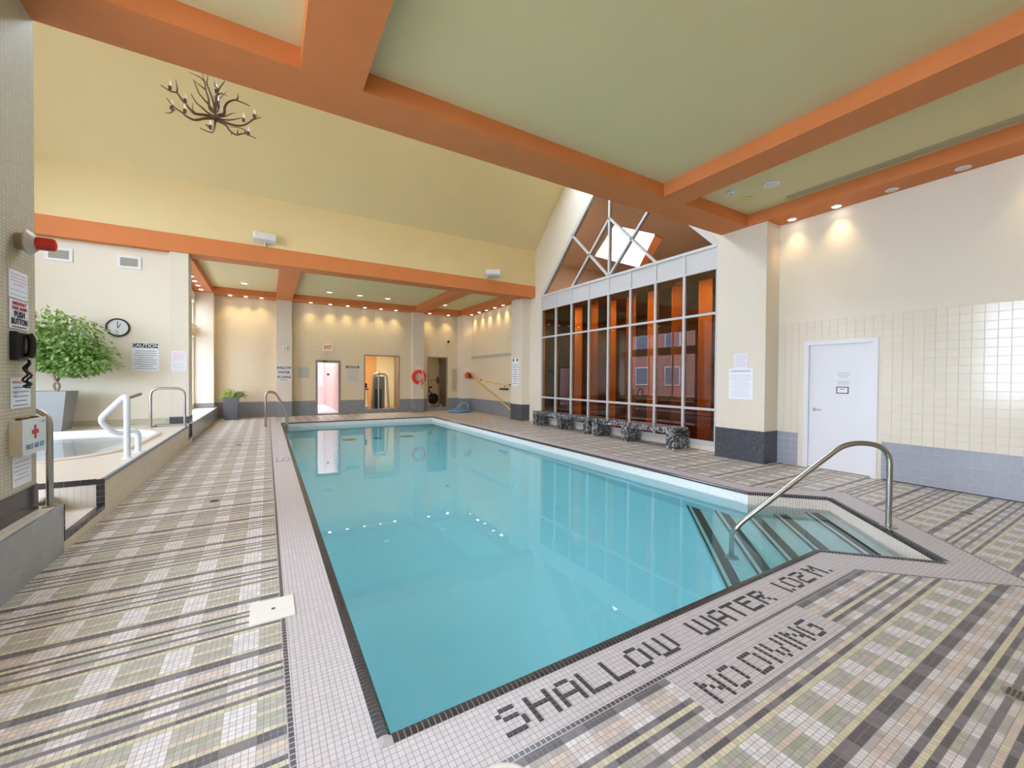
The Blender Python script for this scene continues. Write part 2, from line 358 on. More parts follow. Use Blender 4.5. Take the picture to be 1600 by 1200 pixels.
# ------------------------------------------------------------------ pool
pool = struct(empty('pool_floor', (2.9, 8.2, PB)), 'white plastered swimming pool basin with corner steps')
MB().poly([(p[0], p[1], PB) for p in POOL]).build('basin_floor', M['poolwhite'], pool)
for i in range(7):
    a, b = POOL[i], POOL[(i + 1) % 7]
    mb = MB().add([(a[0], a[1], PB), (b[0], b[1], PB), (b[0], b[1], -.012), (a[0], a[1], -.012)], [(0, 1, 2, 3)])
    mb.build('basin_wall', M['baywall'] if i in (1, 2, 3) else M['poolwall'], pool)
prf = [(.0525, 0), (.0525, .0015), (.03, .0055), (.009, .0035), (-.0015, -.007), (-.0015, -.03)]; mb = MB()
for (d0, z0), (d1, z1) in zip(prf, prf[1:]):
    a, b = offset(POOL, d0), offset(POOL, d1)
    for i in range(7): j = (i + 1) % 7; mb.add([(a[i][0], a[i][1], z0), (a[j][0], a[j][1], z0), (b[j][0], b[j][1], z1), (b[i][0], b[i][1], z1)], [(0, 1, 2, 3)])
o = mb.build('edge_bed', M['grout'], pool)
# rolled dark edge tiles
def edge_tile_mesh():
    pr = [(.052, -.004), (.052, .004), (.03, .008), (.008, .006), (-.004, -.006), (-.004, -.03), (.004, -.03)]
    mb = MB(); n = len(pr); h = .0102
    mb.add([(x, -h, z) for x, z in pr] + [(x, h, z) for x, z in pr], [(i, i + 1, n + i + 1, n + i) for i in range(n - 1)] + [tuple(range(n)), tuple(range(2 * n - 1, n - 1, -1))])
    return mb
tmpl = edge_tile_mesh(); tm = tmpl.build('edge_tile', M['darktile'], pool); base_mesh = tm.data; base_mesh.transform(Matrix.Translation(wloc(pool))); bpy.data.objects.remove(tm)
spots = []
for i in range(7):
    a, b = Vector(POOL[i]), Vector(POOL[(i + 1) % 7]); t = (b - a).normalized(); n_ = Vector((t.y, -t.x)); k = int((b - a).length / .0254)
    for j in range(k):
        p = a + t * ((j + .5) * (b - a).length / k); spots.append(((p.x ** 2 + p.y ** 2) ** .5, p, math.atan2(n_.y, n_.x)))
spots.sort(key=lambda s: s[0])
pl = wloc(pool); rest = MB()
for q, (d_, p, an) in enumerate(spots):
    if q < 300:
        o = bpy.data.objects.new('edge_tile', base_mesh); COL.objects.link(o); o.parent = pool; o.location = Vector((p.x, p.y, 0)) - pl; o.rotation_euler = (0, 0, an)
    else:
        ca, sa = math.cos(an), math.sin(an)
        rest.add([(p.x + v.x * ca - v.y * sa, p.y + v.x * sa + v.y * ca, v.z) for v in tmpl.v], tmpl.f)
o = rest.build('edge_tiles', M['darktile'], pool); o['kind'] = 'stuff'
# steps in the corner bay
r2 = 2 ** .5
for k, (dd, z) in enumerate([(.25, -.32), (.60, -.49), (.90, -.66), (1.22, -.83), (1.53, -1.0)]):
    nv = Vector((-1, 1)) / r2
    if dd < .635:
        p0, p1 = Vector(C_) + nv * dd, Vector(D) + nv * dd; pts = [C_, D, tuple(p1), tuple(p0)]
    else:
        c = 3.645 - dd * r2; p0, p1 = Vector((c + 1.665, 1.665)), Vector((5.33, 5.33 - c)); pts = [B, C_, D, E_, tuple(p1), tuple(p0)]
    st = MB().prism(pts, PB, z).build('step', M['stair'], pool); st['label'] = 'pale underwater step'
    q0, q1, q2, q3 = p0 - nv * .15, p1 - nv * .15, p1 - nv * .055, p0 - nv * .055
    mb = MB().prism([tuple(q0), tuple(q1), tuple(q2), tuple(q3)], z, z + .004)
    mb.prism([tuple(p0 - nv * .018), tuple(p1 - nv * .018), tuple(p1), tuple(p0)], z, z + .004)
    e0, e1 = p0 + nv * .004, p1 + nv * .004
    mb.prism([tuple(p0), tuple(p1), tuple(e1), tuple(e0)], z - .028, z + .004)
    o = mb.build('step_nosing', M['nosing'], st); o['label'] = 'dark tiled nosing strip'
wat = MB().prism(offset(POOL, .003), PB - .02, WZ).build('pool_water', M['water']); struct(wat, 'clear turquoise pool water'); 
for x, y, s in ((2.0, 12.3, .2), (2.76, 12.2, .12), (3.6, 12.16, .22)):
    o = MB().lathe((x, y, PB), [(s, 0), (s, .02), (s * .8, .025)], 20).build('main_drain', M['alud'], pool)

# ------------------------------------------------------------------ ceilings and beams
ce = struct(empty('ceiling', (2, 7, ZB)), 'flat olive cream coffered ceiling with orange beams and a tall vaulted hall')
def cbox(name, m, *b): return MB().box(*b).build(name, m, ce)
cbox('coffer_panel', M['ceil'], XL - .2, XW + .25, YB - .2, 4.3, ZC, ZC + .1)
cbox('coffer_panel', M['ceil'], -2.3, XFAR + .2, 12.0, YF + .2, 4.43, 4.53)
cbox('beam', M['orange'], XL, 7.43, 4.14, 4.66, ZB, 4.575)
cbox('beam', M['orange'], XL, XW, 11.55, 12.07, ZB, 4.575)
cbox('beam', M['orange'], 5.1, 5.585, YB, 4.14, ZB, ZC)
cbox('beam', M['orange'], 7.335, XW, YB, 4.14, ZB, ZC)
cbox('beam', M['orange'], .26, .79, YB, 4.14, ZB, ZC)
cbox('beam', M['orange'], -2.3, -1.72, YB, 4.14, ZB, ZC)
ZF = 4.23
cbox('beam', M['orange'], -2.05, XFAR, 16.72, YF, ZF, 4.43)
cbox('beam', M['orange'], 7.33, XFAR, 12.07, 16.72, ZF, 4.43)
cbox('beam', M['orange'], -2.1, -1.53, 12.07, 16.72, ZF, 4.43)
cbox('beam', M['orange'], .29, .79, 12.07, 16.72, ZF, 4.43)
cbox('beam', M['orange'], 5.30, 5.78, 12.07, 16.72, ZF, 4.43)
for y0, y1 in ((4.22, 4.64), (11.57, 12.05)): cbox('upstand', M['slope'], XL - .2, XW + .2, y0, y1, 4.575, 5.76)
RY, RZ = 8.1, 5.75 + 3.47
SL = 3.465 * 2 ** .5; q7 = .5 ** .5
ADDED_SKY = {1: [], -1: [[(x_ - 1.1, 2.6), (x_ + 1.1, 2.6), (x_ + 1.1, 4.3), (x_ - 1.1, 4.3)] for x_ in (.9, 3.5, 6.1)]}  # openings added high in the far slope, out of view, to light pool and hall
wn_ = 7
for y0, sg in ((4.64, 1), (11.57, -1)):
    FRM = ((0, y0, 5.75), (1, 0, 0), (0, sg * q7, q7), (0, -sg * q7, q7))
    MB(*FRM).prism([(XL - .2, 0), (XW + .02, 0), (XW + .02, SL), (XL - .2, SL)], 0, .12, ADDED_SKY[sg]).build('slope_panel', M['slope'], ce)
    for h_ in ADDED_SKY[sg]:
        x0, x1, v0, v1 = h_[0][0], h_[1][0], h_[0][1], h_[2][1]
        sk = struct(empty('window_%d' % wn_, ((x0 + x1) / 2, y0 + sg * q7 * (v0 + v1) / 2, 5.75 + q7 * (v0 + v1) / 2)), 'added unseen roof skylight lighting the pool'); wn_ += 1
        fr = MB(*FRM); fr.box(x0, x0 + .05, v0, v1, .02, .16); fr.box(x1 - .05, x1, v0, v1, .02, .16); fr.box(x0 + .05, x1 - .05, v0, v0 + .05, .02, .16); fr.box(x0 + .05, x1 - .05, v1 - .05, v1, .02, .16); fr.build('frame', M['alu'], sk)
        MB(*FRM).add([(x0, v0, .1), (x1, v0, .1), (x1, v1, .1), (x0, v1, .1)], [(0, 1, 2, 3)]).build('pane', M['clear'], sk)

# ------------------------------------------------------------------ walls
def wall_panel(name, m, axis, at, th, pts, holes=(), label=None):
    """pts in (along, z); axis 'x': plane x = at, thickness outward (+), 'y': plane y = at"""
    mb = MB((at, 0, 0), (0, 1, 0), (0, 0, 1), (1, 0, 0)) if axis == 'x' else MB((0, at, 0), (1, 0, 0), (0, 0, 1), (0, 1, 0))
    return struct(mb.prism(pts, 0, th, holes).build(name, m), label)
rect = lambda a, b, c, d: [(a, c), (b, c), (b, d), (a, d)]
wr = wall_panel('wall_right', M['cream'], 'x', XW, .2, [(YB, 0), (4.3, 0), (4.3, 4.3), (YB, 4.3)], [rect(2.45, 3.40, 0.0005, 2.09)], 'cream wall with glazed tile wainscot around the white door')
wall_panel('wall_gable', M['stone'], 'x', XW, .15, [(4.3, 0), (12.0, 0), (12.0, 5.8), (RY, 5.8 + 3.9), (4.3, 5.9)], [[(5.0, .09), (11.17, .09), (11.17, 4.19), (8.085, 7.275), (5.0, 4.19)]], 'pale gable wall around the tall amber window')
wall_panel('wall_right_far', M['creamfar'], 'x', XFAR, .2, rect(12.0, YF, .56, 4.5), (), 'cream tiled wall behind the yellow poles')
wall_panel('baseboard_right_far', M['greytile'], 'x', XFAR - .004, .2, rect(12.0, YF, 0, .56), (), 'grey tile dado under the yellow poles')
DX = (1.60, 2.48, 2.11); W1 = (3.37, 4.80, .12, 2.375); W2 = (6.02, 6.95, .12, 2.39)
wf = wall_panel('wall_far', M['creamfar'], 'y', YF, .2, [(-2.3, .555), (DX[0], .555), (DX[0], DX[2]), (DX[1], DX[2]), (DX[1], .555), (W1[0], .555), (W1[0], W1[3]), (W1[1], W1[3]), (W1[1], .555), (W2[0], .555), (W2[0], W2[3]), (W2[1], W2[3]), (W2[1], .555), (8.05, .555), (8.05, 4.5), (-2.3, 4.5)], (), 'cream tiled far wall with exit door and gym windows')
for n_, (a, b, z) in enumerate(((-2.3, DX[0], .555), (DX[1], W1[0], .555), (W1[0], W1[1], W1[2]), (W1[1], W2[0], .555), (W2[0], W2[1], W2[2]), (W2[1], 8.05, .555))):
    wall_panel('baseboard_far_%d' % (n_ + 1), M['greytile'], 'y', YF - .004, .2, rect(a, b, 0, z), (), 'grey tile dado along the far wall')
wc = wall_panel('wall_clock', M['cream'], 'y', 11.75, .2, rect(XL, -1.6, 0, 4.3), (), 'cream wall with the clock above the hot tub')
o = MB().box(XL, -1.83, 11.738, 11.75, PZ, PZ + .12).build('baseboard_clock', M['pillarmosaic']); struct(o, 'low beige tile skirting under the clock wall')
wall_panel('wall_back', M['cream'], 'y', YB - .2, .2, rect(XL - .2, XW + .2, 0, 4.5))
wl = wall_panel('wall_left', M['cream'], 'x', XL - .2, .2, [(YB - .2, 0), (12, 0), (12, 6), (RY, 9.9), (4.2, 6), (YB - .2, 4.5)], [rect(-2.6, 3.8, .75, 4.15), rect(6.3, 9.9, .9, 3.1), [(6.0, 4.35), (10.2, 4.35), (8.1, 6.4)]])
wall_panel('wall_left_far', M['cream'], 'x', -2.25, .2, [(11.9, 0), (YF, 0), (YF, 4.5), (11.9, 4.5)], [rect(12.25, 16.8, .55, 4.15)])
def left_window(name, x, y0, y1, z0, z1, ny, zs, lab, m='alu', gl='clear'):
    r_ = struct(empty(name, (x, (y0 + y1) / 2, z0)), lab)
    for i in range(ny + 1):
        y = y0 + (y1 - y0) * i / ny; MB().box(x - .05, x + .05, y - .03, y + .03, z0, z1).build('mullion', M[m], r_)
    for z in [z0 + .03] + zs + [z1 - .03]: MB().box(x - .04, x + .04, y0, y1, z - .03, z + .03).build('transom', M[m], r_)
    zz = [z0] + zs + [z1]
    for i in range(ny):
        for j in range(len(zz) - 1):
            a, b = y0 + (y1 - y0) * i / ny + .03, y0 + (y1 - y0) * (i + 1) / ny - .03
            MB().add([(x, a, zz[j]), (x, b, zz[j]), (x, b, zz[j + 1]), (x, a, zz[j + 1])], [(0, 1, 2, 3)]).build('pane', M[gl], r_)
    return r_
left_window('window_2', XL - .1, 6.3, 9.9, .9, 3.1, 3, [2.2], 'large aluminium window beside the hot tub')
left_window('window_3', XL - .1, -2.6, 3.8, .75, 4.15, 5, [2.6], 'large aluminium window of the near bay')
w4 = left_window('window_4', -2.15, 12.25, 16.8, .55, 4.15, 3, [], 'bright side window of the far bay with tan crossbar', gl='sunglass')
gw6 = struct(empty('window_6', (XL - .1, 8.1, 4.3)), 'gable window high above the hot tub')
for a, b in (((6.0, 4.35), (8.1, 6.4)), ((10.2, 4.35), (8.1, 6.4)), ((6.0, 4.35), (10.2, 4.35)), ((8.1, 4.35), (8.1, 6.4))):
    MB().tube([(XL - .1, a[0], a[1]), (XL - .1, b[0], b[1])], .04, 4).build('gable_bar', M['alu'], gw6)
MB().add([(XL - .1, 6.0, 4.35), (XL - .1, 8.1, 4.35), (XL - .1, 8.1, 6.4)], [(0, 1, 2)]).build('pane', M['clear'], gw6); MB().add([(XL - .1, 10.2, 4.35), (XL - .1, 8.1, 4.35), (XL - .1, 8.1, 6.4)], [(0, 1, 2)]).build('pane', M['clear'], gw6)
o = MB().box(-2.2, -2.0, 12.25, 16.8, 2.72, 3.12).build('crossbar', M['cream'], w4); o['label'] = 'wide tan crossbar'
o = MB().box(-2.2, -2.0, 12.25, 16.8, 3.85, 4.15).build('head_panel', M['cream'], w4)

# pillars, each with a granite or dark tile foot
def pillar(label, m, x0, x1, y0, y1, z0, z1, bh, bm='granite'):
    p = struct(empty('pillar', ((x0 + x1) / 2, (y0 + y1) / 2, z0)), label)
    MB().box(x0, x1, y0, y1, z0 + bh, z1).build('shaft', M[m], p); MB().box(x0 - .008, x1 + .008, y0 - .008, y1 + .008, z0, z0 + bh).build('granite_foot', M[bm], p); return p
pillar('pale square pillar with dark granite foot beside the white door', 'stone', 7.38, 8.0, 3.83, 4.72, 0, ZB, .56)
pillar('pale pillar at the far end of the benches', 'stone', 7.50, 8.0, 11.87, 12.60, 0, ZB + .05, .56)
pillar('pale pillar carrying the shallow water sign', 'stone', .29, .79, 17.0, YF + .1, 0, ZF + .01, .56, 'greytile')
pillar('pale pillar carrying the red ring buoy', 'stone', 5.30, 5.78, 17.0, YF + .1, 0, ZF + .01, .56, 'greytile')
pillar('corner pillar with the orange throw rope', 'cream', 7.42, 8.0, 16.62, YF + .1, 0, ZF + .01, .56, 'greytile')
pillar('corner pillar beside the bright side window', 'cream', -2.15, -1.52, 16.88, YF + .1, PZ, ZF + .01, .16, 'greytile')
pillar('narrow pilaster ending the clock wall', 'stone', -1.83, -1.50, 11.6, 12.06, PZ, ZB + .01, .15)
np_ = pillar('tiled pillar with the emergency phone', 'pillarmosaic', -2.35, -1.55, 3.75, 4.66, PZ, ZC, .2, 'darktile')

# glazed tiles on the wall by the white door
tp = .111
tile_mesh = {}
for k in ('tile_cream', 'tile_grey'):
    t = MB((0, 0, 0), **FX).bevbox(-.0535, .0535, -.0535, .0535, 0, .005, .0015).build('tile', M[k], origin=(0, 0, 0)); tile_mesh[k] = t.data; bpy.data.objects.remove(t)
ts = []
for j in range(22):
    for i in range(-5, 36):
        y = 3.83 - (i + .5) * tp + (0 if i >= 0 else 0); z = (j + .5) * tp + .002
        if i < 0 or (2.36 < y < 3.49 and z < 2.14): continue
        ts.append((math.hypot(XW, y) + (0 if y > .95 else 99), y, z, 'tile_grey' if j < 5 else 'tile_cream'))
ts.sort(); restm = {'tile_cream': MB(), 'tile_grey': MB()}; wo = wloc(wr)
for q, (d_, y, z, k) in enumerate(ts):
    if q < 300:
        o = bpy.data.objects.new('tile', tile_mesh[k]); COL.objects.link(o); o.parent = wr; o.location = Vector((XW, y, z)) - wo
    else:
        restm[k].add([(XW + v.co.x, y + v.co.y, z + v.co.z) for v in tile_mesh[k].vertices], [tuple(p.vertices) for p in tile_mesh[k].polygons])
for k, mb in restm.items():
    if mb.v: mb.build('tile_field', M[k], wr)['kind'] = 'stuff'
o = MB().box(XW - .02, XW, YB, 2.36, 0, .012).build('baseboard_right', M['darktile']); struct(o, 'thin dark joint at the foot of the tiled wall')

# ------------------------------------------------------------------ raised floor with hot tub
rf = struct(empty('raised_floor', (-3.3, 8.3, 0)), 'raised tiled platform round the hot tub')
TX0, TX1, TY0, TY1, TR = -5.0, -1.68, 7.02, 10.55, 1.05
def rrect(x0, x1, y0, y1, r, n=8):
    out = []
    for cx, cy, a0 in ((x1 - r, y1 - r, 0), (x0 + r, y1 - r, 90), (x0 + r, y0 + r, 180), (x1 - r, y0 + r, 270)):
        for k in range(n + 1):
            a = R(a0 + 90 * k / n); out.append((cx + r * math.cos(a), cy + r * math.sin(a)))
    return out
tub = rrect(TX0, TX1, TY0, TY1, TR)
topm = grid('platform_mosaic', rgb(216, 206, 194), rgb(188, 178, 168), .05, .05, .4, .04, .08, floor=True); facem = grid('platform_face_tile', rgb(206, 194, 170), rgb(184, 172, 150), .111, .111, .35, .04, .05)
slate = plain('slate_edge', rgb(118, 122, 128), .4, noise=.1)
greyface = grid('grey_platform_tile', rgb(150, 152, 156), rgb(146, 148, 152), .15, .15, .25, .04, .04)
MB().prism([(XL, 5.72), (XK - .02, 5.72), (XK - .02, 10.95), (-2.05, 10.95), (-2.05, 11.75), (XL, 11.75)], .001, PZ, [tub]).build('platform', topm, rf)
MB().box(XK - .02, XK, 5.72, 10.95, 0, PZ - .035).build('platform_face', facem, rf)
MB().box(XK - .025, XK + .004, 5.72, 10.95, PZ - .035, PZ + .002).build('edge_strip', slate, rf)['label'] = 'slate grey edge strip'
MB().box(XL, XK - .02, YB, 4.75, .001, PZ).build('platform', topm, rf)
MB().box(XK - .02, XK, YB, 4.75, 0, PZ + .001).build('platform_face', greyface, rf)
MB().box(-2.05, XK - .02, 11.45, YF, .001, PZ).build('ledge', topm, rf)
MB().box(XK - .02, XK, 11.45, YF, 0, PZ + .001).build('platform_face', greyface, rf)
for y0, y1 in ((4.75, 5.72), (10.95, 11.45)):
    xb = -2.05 if y0 > 6 else -2.6
    MB().box(-1.80, XK - .03, y0, y1, .001, .13).build('step', topm, rf); MB().box(xb, -1.80, y0, y1, .001, .27).build('step', topm, rf)
    MB().box(XK - .03, XK, y0, y1, 0, .085).build('step_face', facem, rf)
    n = max(4, int((y1 - y0) / .11))
    for i in range(n):
        a = y0 + (y1 - y0) * i / n; MB().box(XK - .045, XK + .003, a + .003, a + (y1 - y0) / n - .003, .088, .133).build('nosing_tile', M['darktile'], rf)
        MB().box(-1.83, -1.797, a + .003, a + (y1 - y0) / n - .003, .225, .273).build('nosing_tile', M['darktile'], rf)
for y, s in ((5.72, -1), (10.95, 1)):
    for i in range(10 if s < 0 else 5):
        a = XK - .06 - i * .117
        MB().box(a - .112, a, min(y, y + s * .006), max(y, y + s * .006), PZ - .055, PZ + .002).build('nosing_tile', M['darktile'], rf)
    for i in range(5): MB().box(XK - .06, XK + .004, min(y, y + s * .007), max(y, y + s * .007), .10 + i * .06, .156 + i * .06).build('nosing_tile', M['darktile'], rf)
for i in range(5): MB().box(XK - .05, XK + .004, 4.75, 4.757, .10 + i * .06, .156 + i * .06).build('nosing_tile', M['darktile'], rf)
for i in range(5): MB().box(XK - .05, XK + .004, 11.443, 11.45, .10 + i * .06, .156 + i * .06).build('nosing_tile', M['darktile'], rf)
for i in range(6): MB().box(XK - .05 - (i + 1) * .1 + .003, XK - .05 - i * .1, 11.45, 11.5, PZ, PZ + .004).build('nosing_tile', M['darktile'], rf)
ht = thing('hot_tub', 'white moulded hot tub with beige rim set into the platform', 'hot tub', (-3.3, 8.8, PZ))
wh_ = plain('tub_shell', rgb(240, 243, 246), .25); n = len(tub)
def loopoff(d): return offset(tub, d)
prof = [(.05, PZ), (.05, PZ + .012), (.03, PZ + .03), (-.02, PZ + .03), (-.035, PZ - .0), (-.05, PZ - .12), (-.45, PZ - .15), (-.5, .10)]
mb = MB(); L = [[(x, y, z) for x, y in loopoff(d_)] for d_, z in prof]
for i in range(4): mb.add(L[i] + L[i + 1], [(k, (k + 1) % n, n + (k + 1) % n, n + k) for k in range(n)])
mb.build('rim', plain('tub_rim', rgb(206, 196, 184), .35), ht, True)
mb = MB()
for i in range(4, 7): mb.add(L[i] + L[i + 1], [(k, (k + 1) % n, n + (k + 1) % n, n + k) for k in range(n)])
mb.poly(L[7]); mb.build('shell', wh_, ht, True)
o = MB().prism(loopoff(-.042), .105, PZ - .04).build('tub_water', M['tubwater']); struct(o, 'pale blue water in the hot tub')

# ------------------------------------------------------------------ gable window
win = struct(empty('window_1', (XW, 8.085, .09)), 'tall gable window of amber panes in pale grey aluminium frames')
ym = [11.17 - i * (11.17 - 5.0) / 8 for i in range(9)]; FXa, FXb = XW - .01, XW + .07
for i, y in enumerate(ym): MB().box(FXa, FXb, y - .028, y + .028, .09, 4.19).build('mullion', M['alu'], win)
for z0, z1 in ((.09, .19), (.82, .87), (2.785, 2.835), (3.70, 3.75), (4.15, 4.21)): MB().box(FXa - .005, FXb, 5.0, 11.17, z0, z1).build('transom', M['alu'], win)
spm = plain('spandrel_panel', rgb(192, 192, 196), .4)
for i in range(8):
    a, b = ym[i + 1] + .028, ym[i] - .028
    for z0, z1 in ((.19, .82), (.87, 2.785), (2.835, 3.70)): MB().box(XW + .03, XW + .04, a, b, z0, z1).build('pane', M['amber'], win)
    MB().box(XW + .01, XW + .04, a, b, 3.75, 4.15).build('spandrel', spm, win)
def bar(p, q, w_=.055):
    p, q = Vector(p), Vector(q); t = (q - p).normalized(); nn = Vector((-t.y, t.x)) * w_ / 2
    MB((FXa, 0, 0), (0, 1, 0), (0, 0, 1), (1, 0, 0)).prism([tuple(p - nn), tuple(q - nn), tuple(q + nn), tuple(p + nn)], 0, .10).build('gable_bar', M['alu'], win)
gy0, gy1, gc, gz, ga = 5.0, 11.17, 8.085, 4.19, 7.275
for p, q, w_ in (((gy1, gz), (gc, ga), .12), ((gy0, gz), (gc, ga), .12), ((gc, gz), (gc, ga), .055), ((9.63, gz), (gc, 5.735), .055), ((6.54, gz), (gc, 5.735), .055), ((gc, gz), (9.63, 5.735), .055), ((gc, gz), (6.54, 5.735), .055)): bar(p, q, w_)
q_ = 4.9625
for pts in ([(gy1, gz), (9.63, gz), (8.8575, q_), (9.63, 5.735)], [(9.63, gz), (gc, gz), (8.8575, q_)], [(gc, gz), (gc, 5.735), (8.8575, q_)], [(8.8575, q_), (gc, 5.735), (gc, ga), (9.63, 5.735)],
            [(gy0, gz), (6.54, gz), (7.3125, q_), (6.54, 5.735)], [(6.54, gz), (gc, gz), (7.3125, q_)], [(gc, gz), (gc, 5.735), (7.3125, q_)], [(7.3125, q_), (gc, 5.735), (gc, ga), (6.54, 5.735)]):
    MB((XW + .03, 0, 0), (0, 1, 0), (0, 0, 1), (1, 0, 0)).prism(pts, 0, .008).build('gable_pane', M['gableglass'], win)

# ------------------------------------------------------------------ atrium behind the gable window
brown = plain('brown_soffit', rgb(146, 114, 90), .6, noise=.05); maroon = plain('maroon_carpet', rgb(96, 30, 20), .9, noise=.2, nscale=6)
hole = [(11.74, 11.86), (13.86, 11.69), (17.18, 15.54), (13.84, 15.26)]
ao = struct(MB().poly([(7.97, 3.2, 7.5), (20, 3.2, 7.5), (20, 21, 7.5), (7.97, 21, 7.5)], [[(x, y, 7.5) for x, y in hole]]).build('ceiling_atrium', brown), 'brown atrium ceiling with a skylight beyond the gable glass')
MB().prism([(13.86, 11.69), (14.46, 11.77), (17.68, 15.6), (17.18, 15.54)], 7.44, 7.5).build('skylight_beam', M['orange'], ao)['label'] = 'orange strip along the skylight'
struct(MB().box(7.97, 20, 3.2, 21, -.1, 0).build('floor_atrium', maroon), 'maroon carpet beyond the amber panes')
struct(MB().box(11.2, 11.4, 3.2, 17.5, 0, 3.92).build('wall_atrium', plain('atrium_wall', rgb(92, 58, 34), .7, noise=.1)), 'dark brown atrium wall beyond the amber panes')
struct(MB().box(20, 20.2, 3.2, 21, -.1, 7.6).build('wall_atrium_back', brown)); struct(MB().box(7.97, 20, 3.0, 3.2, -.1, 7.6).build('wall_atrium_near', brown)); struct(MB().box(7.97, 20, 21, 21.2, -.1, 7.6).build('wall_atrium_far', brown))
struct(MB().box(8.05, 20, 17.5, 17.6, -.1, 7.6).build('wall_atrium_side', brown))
struct(MB().box(7.97, 11.4, 3.2, 17.5, 3.92, 4.0).build('ceiling_added_soffit', plain('added_soffit', rgb(96, 64, 42), .7)), 'added dark soffit keeping the lower amber panes dim')  # soffit added to keep the lit atrium out of the lower panes
gold = plain('gold_drape', rgb(206, 158, 74), .7, noise=.1, nscale=5); gold2 = plain('dull_gold_drape', rgb(150, 104, 42), .7, noise=.1, nscale=5)
ordn = ['leftmost', 'second', 'third', 'fourth', 'fifth', 'sixth', 'seventh', 'last']
for i in range(8):
    yc = (ym[i] + ym[i + 1]) / 2 - .13; mb = MB()
    pts = []
    for k in range(25):
        t = k / 24; pts.append((8.95 + .025 * math.sin(k * 1.55), yc - .17 + .34 * t))
    back = [(x + .012, y) for x, y in reversed(pts)]
    cu = thing('drape', 'narrow gold drape behind the amber panes, %s from the far end of the window' % ordn[i], 'drape', (8.95, yc, .02), 'gold drapes behind the amber window')
    MB().prism(pts + back, .02, 3.85).build('fabric', gold if i % 2 == 0 else gold2, cu, True)
    MB().box(8.89, 9.01, yc - .19, yc + .19, 3.85, 3.9).build('heading_rail', M['alud'], cu)
for i, y in enumerate((5.4, 6.75, 8.1, 9.45, 10.8)):  # lamps added out of sight to light the drapes from the front
    t = thing('added_cove_lamp', 'added unseen warm lamp lighting the drapes behind the grey spandrels, number %s from the door end' % ('one', 'two', 'three', 'four', 'five')[i], 'lamp', (8.35, y, 3.86), 'added lamps behind the spandrels')
    MB().box(8.3, 8.4, y - .3, y + .3, 3.86, 3.92).build('housing', M['alud'], t); MB().box(8.27, 8.29, y - .4, y + .4, 3.66, 3.92).build('shield', brown, t)  # shield hides the added lamp from the water reflection
    l = bpy.data.lights.new('added_cove_lamp', 'AREA'); l.shape = 'RECTANGLE'; l.size = .09; l.size_y = .58; l.energy = 30; l.color = (1, .8, .5); lo = bpy.data.objects.new('added_cove_lamp', l); COL.objects.link(lo); lo.parent = t; lo.location = (0, 0, -.01)
for i, (x, y) in enumerate(((13.5, 5.5), (13.5, 10.5), (13.5, 15.5))):  # lamps added to brighten the brown ceiling beyond the gable glass
    t = thing('added_uplighter', 'added bowl lamp brightening the atrium, %s beyond the gable glass' % ('nearest', 'middle', 'farthest')[i], 'lamp', (x, y, 0), 'added atrium lamps')
    MB().lathe((x, y, 2.42), [(.04, 0), (.24, .08), (.30, .34), (.285, .34), (.22, .10)], 20).build('bowl', M['alud'], t, True); MB().tube([(x, y, 0), (x, y, 2.46)], .025, 8).build('stem', M['alud'], t)
    l = bpy.data.lights.new('added_atrium_lamp', 'POINT'); l.energy = 320; l.color = (1, .94, .86); l.shadow_soft_size = .06
    lo = bpy.data.objects.new('added_atrium_lamp', l); COL.objects.link(lo); lo.parent = t; lo.location = (0, 0, 2.62)

# ------------------------------------------------------------------ outside and rooms beyond
struct(MB().box(-40, XL - .2, -30, 60, -.3, -.02).build('ground_left', plain('paving', rgb(170, 166, 160), .8, noise=.1, nscale=1)), 'pale paving outside the side windows')
brick = grid('red_brick', rgb(176, 96, 72), rgb(190, 170, 155), .24, .08, .8, .15, .1)
bd = thing('brick_building', 'red brick apartment block outside the side windows', 'building', (-17, 24, 0))
MB().box(-22, -17, 8, 46, -.3, 14).build('facade', brick, bd)
for j in range(4):
    for i in range(10):
        y = 10 + i * 3.6; z = .9 + j * 3.2
        f = MB().box(-17, -16.9, y, y + 1.7, z, z + 1.8).build('window_frame', M['white'], bd)
        MB().box(-16.93, -16.89, y + .1, y + 1.6, z + .1, z + 1.7).build('window_pane', plain('far_pane', rgb(110, 120, 130), .1), f)
struct(MB().box(.2, 3.05, YF + .2, 30, -.2, -.01).build('path_exit', plain('exit_paving', rgb(182, 178, 174), .8, noise=.05)), 'pale walkway beyond the exit door')
struct(MB().box(2.62, 2.75, YF + .2, 24, -.1, 5).build('wall_exit_side', plain('pink_wall', rgb(204, 168, 156), .7, noise=.03)), 'pink wall beyond the exit door')
ps = struct(MB().box(.2, 2.62, 23.8, 24, -.1, 5).build('wall_exit_end', plain('pale_pink_wall', rgb(196, 172, 166), .7)), 'pale pink panelled wall beyond the exit door')
for i in range(6): MB().box(.4 + i * .37, .74 + i * .37, 23.77, 23.8, .9, 3.0).build('panel', plain('pale_panel', rgb(200, 178, 172), .6), ps)
struct(MB().box(.1, 2.75, YF + .2, 19.4, 2.9, 3.0).build('ceiling_exit_shade', plain('exit_shade_roof', rgb(214, 206, 198), .8)), 'added roof shading the exit walkway'); struct(MB().box(.1, .2, YF + .2, 24, -.1, 5).build('wall_exit_shade', plain('pale_pink_wall', rgb(232, 206, 196), .7)))  # roof and left wall added to cut the daylight beyond the exit door
